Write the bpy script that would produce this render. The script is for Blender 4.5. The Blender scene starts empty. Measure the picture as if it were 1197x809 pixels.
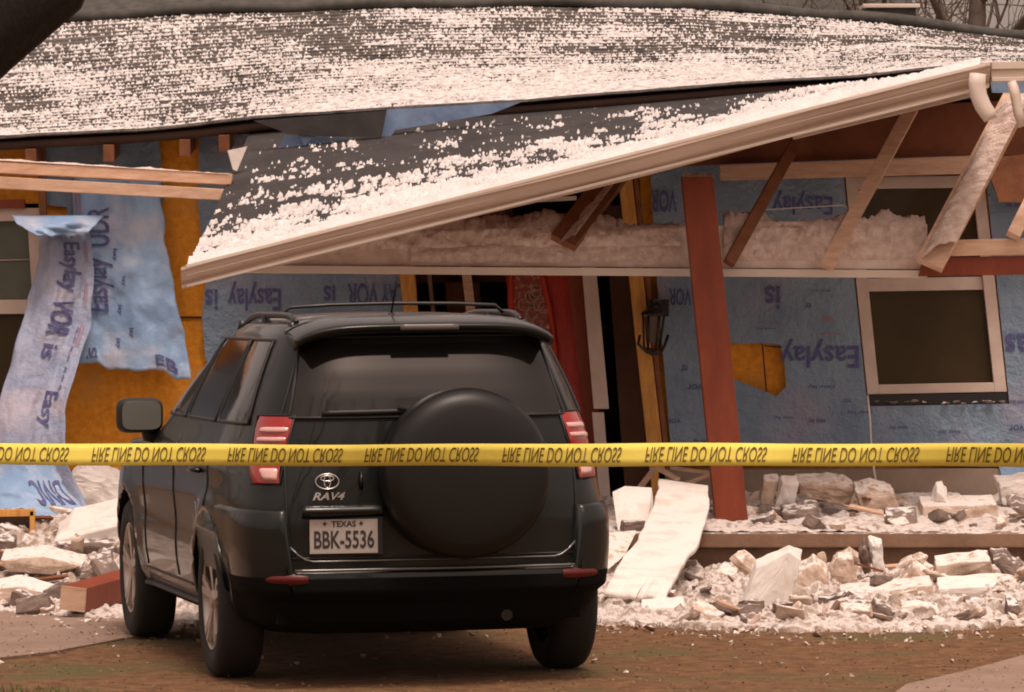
import bpy, bmesh, math, random
import numpy as np
from mathutils import Vector, Matrix, Euler
R_ = math.radians
C = bpy.context.scene.collection
scene = bpy.context.scene
rng = random.Random(7)

# ------------------------------------------------------------------ camera
FPX, CAMH, HOR = 5500.0, 1.76, 346.0
PITCH = math.atan((404.5 - HOR) / FPX)
cd = bpy.data.cameras.new('camera')
cam = bpy.data.objects.new('camera', cd); C.objects.link(cam)
cd.sensor_width = 36; cd.lens = FPX / 1197 * 36
cd.clip_start = 0.5; cd.clip_end = 3000
cam.location = (0, 0, CAMH)
cam.rotation_euler = (math.pi / 2 - PITCH, 0, 0)
scene.camera = cam

# ------------------------------------------------------------------ light
SUN_EL, SUN_AZ = R_(70), R_(165)      # azimuth clockwise from +Y (north)
w = bpy.data.worlds.new('World'); scene.world = w; w.use_nodes = True
nt = w.node_tree; nt.nodes.clear()
sky = nt.nodes.new('ShaderNodeTexSky'); sky.sky_type = 'NISHITA'; sky.sun_disc = False
sky.sun_elevation = SUN_EL; sky.sun_rotation = SUN_AZ
sky.dust_density = 4; sky.air_density = 1.0; sky.ozone_density = 0.6
hs = nt.nodes.new('ShaderNodeHueSaturation'); hs.inputs['Saturation'].default_value = 0.25
mx = nt.nodes.new('ShaderNodeMix'); mx.data_type = 'RGBA'; mx.blend_type = 'MULTIPLY'
mx.inputs['Factor'].default_value = 1; mx.inputs['B'].default_value = (1.0, 0.75, 0.63, 1)
bg = nt.nodes.new('ShaderNodeBackground'); bg.inputs['Strength'].default_value = 0.15
wo = nt.nodes.new('ShaderNodeOutputWorld')
nt.links.new(sky.outputs[0], hs.inputs['Color']); nt.links.new(hs.outputs[0], mx.inputs['A'])
nt.links.new(mx.outputs['Result'], bg.inputs['Color']); nt.links.new(bg.outputs[0], wo.inputs['Surface'])
sd = bpy.data.lights.new('sun', 'SUN'); sd.energy = 1.5; sd.angle = R_(14); sd.color = (1.0, 0.84, 0.76)
sun = bpy.data.objects.new('sun', sd); C.objects.link(sun)
sdir = Vector((math.sin(SUN_AZ) * math.cos(SUN_EL), math.cos(SUN_AZ) * math.cos(SUN_EL), math.sin(SUN_EL)))
sun.rotation_euler = sdir.to_track_quat('Z', 'Y').to_euler()
scene.cycles.filter_width = 1.9
vs = scene.view_settings
vs.view_transform = 'Standard'; vs.look = 'None'; vs.gamma = 1; vs.exposure = 0.30

# ------------------------------------------------------------------ helpers
def P(px, py, d):
    """point at depth d (world Y) seen at photograph position (px, py)"""
    u = (px - 598.5) / FPX; v = (404.5 - py) / FPX
    cp, sp = math.cos(PITCH), math.sin(PITCH)
    dy = cp + v * sp; dz = v * cp - sp
    t = d / dy
    return Vector((u * t, d, CAMH + dz * t))

def hashn(ix, iy, seed):
    n = (ix * 374761393 + iy * 668265263 + seed * 1442695041) & 0xffffffff
    n = ((n ^ (n >> 13)) * 1274126177) & 0xffffffff
    n = n ^ (n >> 16)
    return (n & 0xffff) / 65535.0
def vnoise(x, y, seed=0):
    x = np.asarray(x, float); y = np.asarray(y, float)
    ix = np.floor(x).astype(np.int64); iy = np.floor(y).astype(np.int64)
    fx = x - ix; fy = y - iy
    fx = fx * fx * (3 - 2 * fx); fy = fy * fy * (3 - 2 * fy)
    a = hashn(ix, iy, seed); b = hashn(ix + 1, iy, seed); c = hashn(ix, iy + 1, seed); d = hashn(ix + 1, iy + 1, seed)
    return (a * (1 - fx) + b * fx) * (1 - fy) + (c * (1 - fx) + d * fx) * fy
def fbm(x, y, octv=4, seed=0, gain=0.5):
    s = 0; a = 1; t = 0
    for o in range(octv):
        s = s + a * vnoise(np.asarray(x) * 2 ** o + 17.3 * o, np.asarray(y) * 2 ** o - 9.1 * o, seed + o); t += a; a *= gain
    return s / t

class MB:
    def __init__(s): s.v = []; s.f = []; s.m = []; s.sm = []
    def add(s, vs_, fs, mi=0, smooth=False):
        n = len(s.v); s.v += [tuple(v) for v in vs_]
        for f in fs: s.f.append([i + n for i in f]); s.m.append(mi); s.sm.append(smooth)
        return s
    def box(s, c, size, rot=(0, 0, 0), mi=0, M=None):
        M = M or (Matrix.Translation(c) @ Euler(rot).to_matrix().to_4x4())
        a, b, d = [k / 2 for k in size]
        vv = [M @ Vector((x, y, z)) for x in (-a, a) for y in (-b, b) for z in (-d, d)]
        return s.add(vv, [(0, 1, 3, 2), (4, 6, 7, 5), (0, 4, 5, 1), (2, 3, 7, 6), (0, 2, 6, 4), (1, 5, 7, 3)], mi)
    def beam(s, p0, p1, wdt, hgt, up=(0, 0, 1), mi=0, roll=0):
        p0 = Vector(p0); p1 = Vector(p1); y = (p1 - p0); L = y.length; y.normalize()
        x = y.cross(Vector(up)); x.normalize(); z = x.cross(y)
        M = Matrix((x, y, z)).transposed().to_4x4(); M.translation = (p0 + p1) / 2
        M = M @ Matrix.Rotation(roll, 4, 'Y')
        return s.box(None, (wdt, L, hgt), mi=mi, M=M)
    def prism(s, pts, off, mi=0):
        n = len(pts); off = Vector(off)
        vv = [Vector(p) for p in pts] + [Vector(p) + off for p in pts]
        fs = [tuple(range(n)), tuple(range(2 * n - 1, n - 1, -1))] + [(i, i + n, (i + 1) % n + n, (i + 1) % n) for i in range(n)]
        return s.add(vv, fs, mi)
    def tube(s, path, r, k=10, mi=0, cap=True, closed=False, flat=None):
        path = [Vector(p) for p in path]; n = len(path); vv = []; fs = []
        rr = r if isinstance(r, (list, tuple)) else [r] * n
        pu = None
        for i in range(n):
            if closed: t = path[(i + 1) % n] - path[i - 1]
            else: t = path[min(i + 1, n - 1)] - path[max(i - 1, 0)]
            t.normalize()
            if pu is None:
                pu = t.orthogonal().normalized() if abs(t.z) > .95 else t.cross(Vector((0, 0, 1))).normalized()
            u = (pu - t * pu.dot(t)).normalized(); pu = u; w_ = t.cross(u)
            for j in range(k):
                a = 2 * math.pi * j / k
                vv.append(path[i] + (u * math.cos(a) + w_ * math.sin(a) * (flat or 1)) * rr[i])
        for i in range(n if closed else n - 1):
            for j in range(k):
                a = i * k + j; b = i * k + (j + 1) % k; c = ((i + 1) % n) * k + (j + 1) % k; d = ((i + 1) % n) * k + j
                fs.append((a, b, c, d))
        s.add(vv, fs, mi, True)
        if cap and not closed:
            n0 = len(s.v) - len(vv)
            s.f.append([n0 + j for j in range(k)][::-1]); s.m.append(mi); s.sm.append(False)
            s.f.append([n0 + (n - 1) * k + j for j in range(k)]); s.m.append(mi); s.sm.append(False)
        return s
    def grid(s, fn, nu, nv, mi=0, smooth=True, wrapu=False):
        vv = [fn(i / (nu if wrapu else nu - 1), j / (nv - 1)) for j in range(nv) for i in range(nu)]
        fs = []
        for j in range(nv - 1):
            for i in range(nu if wrapu else nu - 1):
                fs.append((j * nu + i, j * nu + (i + 1) % nu, (j + 1) * nu + (i + 1) % nu, (j + 1) * nu + i))
        return s.add(vv, fs, mi, smooth)
    def lathe(s, prof, c, axis='X', k=48, mi=0, smooth=True, cap=True):
        """prof: list of (radius, offset along axis)"""
        c = Vector(c); vv = []
        for r, h in prof:
            for j in range(k):
                a = 2 * math.pi * j / k
                ca, sa = r * math.cos(a), r * math.sin(a)
                if axis == 'X': vv.append(c + Vector((h, ca, sa)))
                elif axis == 'Y': vv.append(c + Vector((ca, h, sa)))
                else: vv.append(c + Vector((ca, sa, h)))
        fs = []
        for i in range(len(prof) - 1):
            for j in range(k):
                fs.append((i * k + j, i * k + (j + 1) % k, (i + 1) * k + (j + 1) % k, (i + 1) * k + j))
        if cap:
            fs.append(tuple(range(k))[::-1]); fs.append(tuple((len(prof) - 1) * k + j for j in range(k)))
        return s.add(vv, fs, mi, smooth)
    def hull(s, pts, mi=0):
        bm = bmesh.new()
        for p in pts: bm.verts.new(p)
        bmesh.ops.convex_hull(bm, input=bm.verts)
        bm.verts.ensure_lookup_table(); bm.verts.index_update()
        s.add([v.co.copy() for v in bm.verts], [[v.index for v in f.verts] for f in bm.faces], mi)
        bm.free(); return s
    def build(s, name, mats, parent=None, loc=None, bevel=0, seg=2, solid=0, fixn=True, auto=None):
        me = bpy.data.meshes.new(name); me.from_pydata(s.v, [], s.f)
        if not isinstance(mats, (list, tuple)): mats = [mats]
        for m in mats: me.materials.append(m)
        me.polygons.foreach_set('material_index', s.m)
        me.polygons.foreach_set('use_smooth', s.sm)
        me.update()
        if fixn or bevel:
            bm = bmesh.new(); bm.from_mesh(me)
            if fixn: bmesh.ops.recalc_face_normals(bm, faces=bm.faces)
            if bevel:
                es = [e for e in bm.edges if len(e.link_faces) == 2 and e.calc_face_angle() > 0.5]
                bmesh.ops.bevel(bm, geom=es, offset=bevel, segments=seg, affect='EDGES', profile=0.6, clamp_overlap=True)
            bm.to_mesh(me); bm.free()
        o = bpy.data.objects.new(name, me); C.objects.link(o)
        if parent: o.parent = parent
        if loc is not None: o.location = loc
        if solid:
            md = o.modifiers.new('solid', 'SOLIDIFY'); md.thickness = solid; md.offset = 0
        return o

def tag(o, label=None, cat=None, group=None, kind=None):
    if label: o['label'] = label
    if cat: o['category'] = cat
    if group: o['group'] = group
    if kind: o['kind'] = kind
    return o
def empty(name, loc=(0, 0, 0)):
    o = bpy.data.objects.new(name, None); C.objects.link(o); o.location = loc; o.empty_display_size = .2
    return o
def rebase(o, loc):
    """move a world-space mesh object's origin to loc"""
    loc = Vector(loc); o.data.transform(Matrix.Translation(-loc)); o.location = loc
    return o
def fast_grid(name, X, Y, Z, mat, keep=None, smooth=True):
    """heightfield from numpy arrays (nv, nu); quads where keep is False at all corners are dropped"""
    nv, nu = X.shape
    co = np.stack([X, Y, Z], -1).reshape(-1, 3)
    i = np.arange(nv * nu).reshape(nv, nu)
    q = np.stack([i[:-1, :-1], i[:-1, 1:], i[1:, 1:], i[1:, :-1]], -1).reshape(-1, 4)
    if keep is not None:
        k = keep.reshape(-1); q = q[k[q].any(1)]
        used = np.unique(q); remap = np.full(nv * nu, -1); remap[used] = np.arange(len(used)); co = co[used]; q = remap[q]
    me = bpy.data.meshes.new(name)
    me.vertices.add(len(co)); me.vertices.foreach_set('co', co.reshape(-1).astype(np.float32))
    me.loops.add(len(q) * 4); me.loops.foreach_set('vertex_index', q.reshape(-1).astype(np.int32))
    me.polygons.add(len(q)); me.polygons.foreach_set('loop_start', (np.arange(len(q)) * 4).astype(np.int32))
    me.polygons.foreach_set('use_smooth', [smooth] * len(q))
    me.update(calc_edges=True); me.validate()
    me.materials.append(mat)
    o = bpy.data.objects.new(name, me); C.objects.link(o)
    return o

def text_mesh(name, body, size, mat, fn=None, parent=None, bold=0.0, extrude=0.0, flip=False, align='CENTER', sx=1.0, shear=0):
    """lettering as a mesh; fn maps (x, y, z) of the flat text to a position"""
    cu = bpy.data.curves.new(name, 'FONT'); cu.body = body; cu.size = size; cu.align_x = align; cu.align_y = 'CENTER'
    cu.offset = bold; cu.extrude = extrude; cu.shear = shear; cu.resolution_u = 4
    t = bpy.data.objects.new(name, cu); C.objects.link(t)
    dg = bpy.context.evaluated_depsgraph_get()
    me = bpy.data.meshes.new_from_object(t.evaluated_get(dg)); me.name = name
    bpy.data.objects.remove(t); bpy.data.curves.remove(cu)
    if fn is not None:
        for v in me.vertices: v.co = fn(v.co.x * sx, v.co.y, v.co.z)
    me.materials.clear(); me.materials.append(mat)
    o = bpy.data.objects.new(name, me); C.objects.link(o)
    if parent: o.parent = parent
    return o

# ------------------------------------------------------------------ materials
def lin(c): return tuple(((x / 255) / 12.92 if x / 255 < .04045 else ((x / 255 + .055) / 1.055) ** 2.4) for x in c)
def mat(name, col, rough=.7, metal=0, spec=None, col2=None, nscale=8, lo=.35, hi=.65, bump=0, bscale=40, coat=0, col3=None, n3=3, stretch=None, dust=0, dustcol=(.72, .70, .68), detail=6, bdist=.01, transm=0):
    m = bpy.data.materials.new(name); m.use_nodes = True; t = m.node_tree; b = t.nodes['Principled BSDF']
    b.inputs['Base Color'].default_value = (*col, 1); b.inputs['Roughness'].default_value = rough; b.inputs['Metallic'].default_value = metal
    if spec is not None: b.inputs['Specular IOR Level'].default_value = spec
    if coat: b.inputs['Coat Weight'].default_value = coat; b.inputs['Coat Roughness'].default_value = .04
    if transm: b.inputs['Transmission Weight'].default_value = transm
    N = t.nodes.new; L = t.links.new
    g = N('ShaderNodeNewGeometry')
    vec = g.outputs['Position']
    if stretch:
        mp = N('ShaderNodeMapping'); mp.inputs['Scale'].default_value = stretch; L(vec, mp.inputs['Vector']); vec = mp.outputs[0]
    cur = None
    def mixc(a, bcol, fac):
        x = N('ShaderNodeMix'); x.data_type = 'RGBA'
        if isinstance(a, tuple): x.inputs['A'].default_value = (*a, 1)
        else: L(a, x.inputs['A'])
        x.inputs['B'].default_value = (*bcol, 1); L(fac, x.inputs['Factor']); return x.outputs['Result']
    def nz(scale, lo_, hi_, det=detail, v=None):
        n = N('ShaderNodeTexNoise'); n.inputs['Scale'].default_value = scale; n.inputs['Detail'].default_value = det; n.inputs['Roughness'].default_value = .6
        L(v or vec, n.inputs['Vector']); r = N('ShaderNodeMapRange'); r.inputs['From Min'].default_value = lo_; r.inputs['From Max'].default_value = hi_
        L(n.outputs['Fac'], r.inputs['Value']); return r.outputs['Result']
    cur = col
    if col2: cur = mixc(cur, col2, nz(nscale, lo, hi))
    if col3: cur = mixc(cur, col3, nz(n3, .5, .68))
    if dust:
        sx = N('ShaderNodeSeparateXYZ'); L(g.outputs['Normal'], sx.inputs[0])
        n = N('ShaderNodeTexNoise'); n.inputs['Scale'].default_value = 22; n.inputs['Detail'].default_value = 8; L(g.outputs['Position'], n.inputs['Vector'])
        a = N('ShaderNodeMath'); a.operation = 'MULTIPLY_ADD'; a.inputs[1].default_value = 1.6; L(n.outputs['Fac'], a.inputs[0]); L(sx.outputs['Z'], a.inputs[2])
        r = N('ShaderNodeMapRange'); r.inputs['From Min'].default_value = 1.75 - dust; r.inputs['From Max'].default_value = 1.95 - dust; L(a.outputs[0], r.inputs['Value'])
        cur = mixc(cur, dustcol, r.outputs['Result'])
    if not isinstance(cur, tuple): L(cur, b.inputs['Base Color'])
    if bump:
        n = N('ShaderNodeTexNoise'); n.inputs['Scale'].default_value = bscale; n.inputs['Detail'].default_value = 8; n.inputs['Roughness'].default_value = .65; L(vec, n.inputs['Vector'])
        bp = N('ShaderNodeBump'); bp.inputs['Strength'].default_value = bump; bp.inputs['Distance'].default_value = bdist; L(n.outputs['Fac'], bp.inputs['Height']); L(bp.outputs[0], b.inputs['Normal'])
    return m
M = {}
M['snow'] = mat('snow', (.80, .78, .77), .85, col2=(.66, .62, .59), nscale=9, lo=.4, hi=.75, bump=.7, bscale=55, bdist=.02)
M['roofsnow'] = mat('roof_snow', (.80, .77, .75), .85, col2=(.42, .385, .36), nscale=18, lo=.44, hi=.66, bump=.7, bscale=70, bdist=.02)
M['shingle'] = mat('shingle', (.075, .066, .06), .9, col2=(.16, .14, .125), nscale=30, bump=.6, bscale=150, col3=(.03, .027, .026), n3=4)
M['felt'] = mat('roof_felt', (.030, .027, .028), .9, col2=(.050, .045, .044), nscale=5, bump=.3, bscale=60, dust=-.28)
M['dusty'] = mat('dusty_board', (.76, .62, .55), .75, col2=(.52, .38, .29), nscale=5, lo=.42, hi=.72, bump=.6, bscale=25, bdist=.02, col3=(.76, .70, .64), n3=6)
M['gutterface'] = mat('gutter_face', (.56, .43, .34), .5, col2=(.47, .35, .27), nscale=1.5, bump=.1, bscale=20)  # darker than the trim: shade on the gutter face put into its colour
M['trim'] = mat('painted_trim', (.74, .66, .58), .5, col2=(.64, .54, .45), nscale=1.2, bump=.1, bscale=20)
M['rawwood'] = mat('pale_wood', (.70, .49, .35), .7, col2=(.54, .34, .22), nscale=6, stretch=(1, 1, 5), bump=.3, bscale=30)
M['stud'] = mat('yellow_stud', (.74, .38, .09), .7, col2=(.56, .26, .06), nscale=6, stretch=(6, 6, 1), bump=.3, bscale=30)
M['brownwood'] = mat('brown_wood', (.26, .10, .04), .7, col2=(.17, .06, .024), nscale=5, stretch=(2, 2, 2), bump=.3, bscale=30)
M['redwood'] = mat('redwood', (.25, .048, .014), .6, col2=(.18, .032, .010), nscale=3, stretch=(3, 3, .8), bump=.3, bscale=25)
M['soffit'] = mat('soffit', (.13, .036, .012), .7, col2=(.21, .07, .026), nscale=3, bump=.2, bscale=25)
M['osb'] = mat('osb', (.90, .38, .022), .75, col2=(.66, .23, .012), nscale=22, lo=.35, hi=.7, bump=.4, bscale=60, col3=(.66, .30, .06), n3=5)
M['wrap'] = mat('house_wrap', (.25, .355, .46), .45, col2=(.185, .275, .385), nscale=3, bump=1, bscale=7, bdist=.05, col3=(.30, .31, .42), n3=2.5)
M['wrapstrip'] = mat('house_wrap_strip', (.36, .42, .56), .45, col2=(.28, .34, .50), nscale=4, bump=.8, bscale=7, bdist=.04, col3=(.46, .44, .52), n3=3)
M['wrapteal'] = mat('house_wrap_pale', (.29, .45, .66), .42, col2=(.22, .36, .58), nscale=4, bump=.5, bscale=7, bdist=.03, col3=(.46, .50, .60), n3=3)
M['ink'] = mat('print_ink', (.055, .06, .20), .6, col2=(.11, .12, .28), nscale=40)
M['inkred'] = mat('print_ink_red', (.40, .17, .20), .6)
M['blue'] = mat('blue_sheet', (.20, .30, .46), .5, col2=(.12, .18, .30), nscale=6, bump=.3, bscale=15)
M['concrete'] = mat('concrete', (.27, .165, .105), .85, col2=(.18, .105, .065), nscale=4, bump=.5, bscale=40, dust=.25)
M['foundation'] = mat('foundation', (.30, .23, .175), .85, col2=(.23, .17, .13), nscale=3, bump=.3, bscale=40)
M['stone'] = mat('broken_stone', (.66, .53, .43), .85, col2=(.38, .27, .19), nscale=10, bump=.8, bscale=35, dust=.28, dustcol=(.80, .74, .69))
M['stonedark'] = mat('dark_stone', (.25, .19, .155), .85, col2=(.15, .11, .09), nscale=10, bump=.6, bscale=45, dust=.15)
M['drywall'] = mat('drywall', (.80, .76, .71), .8, col2=(.62, .54, .47), nscale=6, lo=.48, hi=.72, bump=.3, bscale=40)
M['fluff'] = mat('insulation_fluff', (.80, .67, .60), .95, col2=(.60, .46, .38), nscale=20, bump=.8, bscale=60, bdist=.02)
M['rubble'] = mat('rubble_dust', (.56, .46, .38), .9, col2=(.30, .22, .165), nscale=14, lo=.45, hi=.62, bump=1.0, bscale=60, bdist=.02, dust=.22, dustcol=(.80, .74, .69))
M['rubbledark'] = mat('rubble_earth', (.36, .27, .21), .9, col2=(.22, .155, .11), nscale=14, bump=1, bscale=60, bdist=.02, dust=.35)
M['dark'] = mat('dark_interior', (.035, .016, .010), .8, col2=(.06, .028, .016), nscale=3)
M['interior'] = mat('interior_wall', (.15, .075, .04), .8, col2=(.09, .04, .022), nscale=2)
M['reddoor'] = mat('red_door', (.62, .042, .012), .45, col2=(.40, .022, .008), nscale=6, stretch=(3, 3, .8), bump=.2)
M['doorlight'] = mat('leaded_glass', (.30, .05, .03), .2, col2=(.65, .42, .34), nscale=26, lo=.52, hi=.66, bump=.8, bscale=40)
M['winglass'] = mat('window_glass', (.045, .032, .018), .08, col2=(.06, .045, .025), nscale=2, spec=.35)
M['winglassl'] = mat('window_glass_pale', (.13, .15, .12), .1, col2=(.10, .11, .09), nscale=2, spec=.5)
M['winframe'] = mat('window_frame', (.66, .55, .48), .5, col2=(.55, .44, .37), nscale=5)
M['black'] = mat('black_plastic', (.012, .012, .012), .5)
M['blackmatt'] = mat('black_underside', (.004, .004, .004), .8, spec=.12)
M['blackmetal'] = mat('black_metal', (.015, .013, .012), .35)
M['tape'] = mat('yellow_tape', (.93, .80, .15), .42, col2=(.86, .72, .11), nscale=4, bump=.25, bscale=6, bdist=.01)
M['tapeink'] = mat('tape_ink', (.15, .10, .02), .5)
M['wire'] = mat('white_wire', (.75, .72, .68), .5)
M['ground'] = mat('soil', (.25, .128, .052), .95, col2=(.15, .072, .028), nscale=9, lo=.4, hi=.6, bump=1, bscale=40, bdist=.03, col3=(.13, .115, .04), n3=1.1)
M['drive'] = mat('driveway', (.30, .215, .165), .9, col2=(.24, .165, .12), nscale=3, bump=.4, bscale=70)
M['leaf'] = mat('dead_leaf', (.17, .095, .045), .8, col2=(.25, .15, .075), nscale=60)
M['grass'] = mat('grass', (.08, .12, .025), .8, col2=(.13, .14, .04), nscale=30)
M['bark'] = mat('bark', (.010, .007, .005), .95, col2=(.022, .015, .011), nscale=12, stretch=(3, 3, .6), bump=.8, bscale=20, bdist=.03)
M['barkfar'] = mat('bark_grey', (.09, .07, .055), .95, col2=(.15, .12, .10), nscale=9)
M['foliage'] = mat('foliage', (.045, .06, .025), .8, col2=(.08, .085, .04), nscale=3)
M['farroof'] = mat('far_roof', (.045, .045, .038), .9, col2=(.085, .08, .07), nscale=10, dust=-.45)
M['farwall'] = mat('far_wall', (.55, .50, .45), .8, col2=(.45, .40, .36), nscale=3)
# car
M['paint'] = mat('dark_green_paint', (.0045, .0068, .0055), .36, metal=.0, coat=.4, spec=.3)
M['cover'] = mat('spare_cover', (.0075, .008, .0072), .42, spec=.35)
M['cglass'] = mat('tinted_glass', (.013, .0115, .010), .07, spec=.5)
M['tyre'] = mat('tyre_rubber', (.017, .016, .015), .85, bump=.3, bscale=90)
M['alloy'] = mat('alloy', (.46, .40, .36), .35, metal=.8)
M['lampred'] = mat('lamp_red', (.34, .008, .006), .15, coat=1)
M['lampclear'] = mat('lamp_clear', (.74, .44, .40), .2, coat=1)
M['reflector'] = mat('reflector_red', (.10, .006, .005), .3)
M['chrome'] = mat('chrome', (.62, .60, .58), .22, metal=1)
M['brightstrip'] = mat('bright_strip', (.16, .16, .155), .25, metal=.6)
M['plate'] = mat('plate', (.40, .365, .33), .5)
M['mirror'] = mat('mirror_glass', (.34, .36, .33), .30, metal=.9)
# ------------------------------------------------------------------ ground height
def gslope(x): return .011 * min(max(x + .5, -1.1), 1.1)

# ------------------------------------------------------------------ the car
LV = [  # z, half width, rear y, front y, exponent
    (.24, .72, -.70, 3.25, 6), (.30, .82, -.82, 3.40, 7.5), (.38, .865, -.865, 3.50, 7.5), (.50, .885, -.875, 3.54, 7.5), (.62, .895, -.875, 3.55, 7.5),
    (.74, .90, -.875, 3.54, 7.5), (.84, .90, -.872, 3.50, 7.0), (.95, .893, -.868, 3.42, 6.2), (1.02, .882, -.865, 3.25, 5.6),
    (1.055, .872, -.862, 2.75, 5), (1.085, .862, -.860, 2.40, 5), (1.13, .845, -.855, 2.25, 5), (1.22, .815, -.845, 2.08, 4.8), (1.32, .77, -.815, 1.86, 4.8), (1.42, .722, -.770, 1.63, 4.8),
    (1.52, .672, -.715, 1.40, 4.8), (1.59, .635, -.670, 1.20, 4.6), (1.632, .59, -.60, 1.05, 4.2), (1.658, .51, -.48, .95, 4), (1.674, .39, -.32, .88, 4), (1.683, .22, -.05, .75, 4), (1.685, .06, .2, .55, 3)]
LVA = np.array(LV)
def lv(z): return [float(np.interp(z, LVA[:, 0], LVA[:, i])) for i in (1, 2, 3, 4)]
def rearY(x, z):
    W, Rr, F, n = lv(z); yc = (Rr + F) / 2; L = (F - Rr) / 2
    q = min(abs(x) / W, .9999); return yc - L * (1 - q ** n) ** (1 / n)
def sideX(y, z):
    W, Rr, F, n = lv(z); yc = (Rr + F) / 2; L = (F - Rr) / 2
    q = min(abs(y - yc) / L, .9999); return W * (1 - q ** n) ** (1 / n)
def bodyP(th, z, off=0):
    """th: plan angle, -90deg = centre of the tail, 180 = left side"""
    W, Rr, F, n = lv(z); yc = (Rr + F) / 2; L = (F - Rr) / 2
    c, s = math.cos(th), math.sin(th); r = (abs(c) ** n + abs(s) ** n) ** (-1 / n)
    x, y = W * r * c, yc + L * r * s
    nx = math.copysign(abs(x / W) ** (n - 1) / W, x); ny = math.copysign((abs(y - yc) / L) ** (n - 1) / L, y - yc)
    k = math.hypot(nx, ny) or 1
    return Vector((x + off * nx / k, y + off * ny / k, z))
def onrear(x, z, off=.003): return Vector((x, rearY(x, z) - off, z))
def crease(p):
    for ay in (0.0, 2.66):        # wheel arch flare
        r = math.hypot(p.y - ay, p.z - .362)
        if abs(p.x) > .6: p.x += math.copysign(.020 * math.exp(-((r - .44) / .05) ** 2), p.x)
    if abs(p.x) > .6 and -.5 < p.y < 3.1:   # waist crease and sill
        k = min(1, (p.y + .5) / .3, (3.1 - p.y) / .3)
        p.x += k * math.copysign(.010 * math.exp(-((p.z - .98) / .035) ** 2), p.x)
        p.x -= k * math.copysign(.012 * math.exp(-((p.z - .70) / .10) ** 2), p.x)
    return p
def onside(y, z, s=-1, off=.003): return crease(Vector((s * (sideX(y, z) + off), y, z)))

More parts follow.
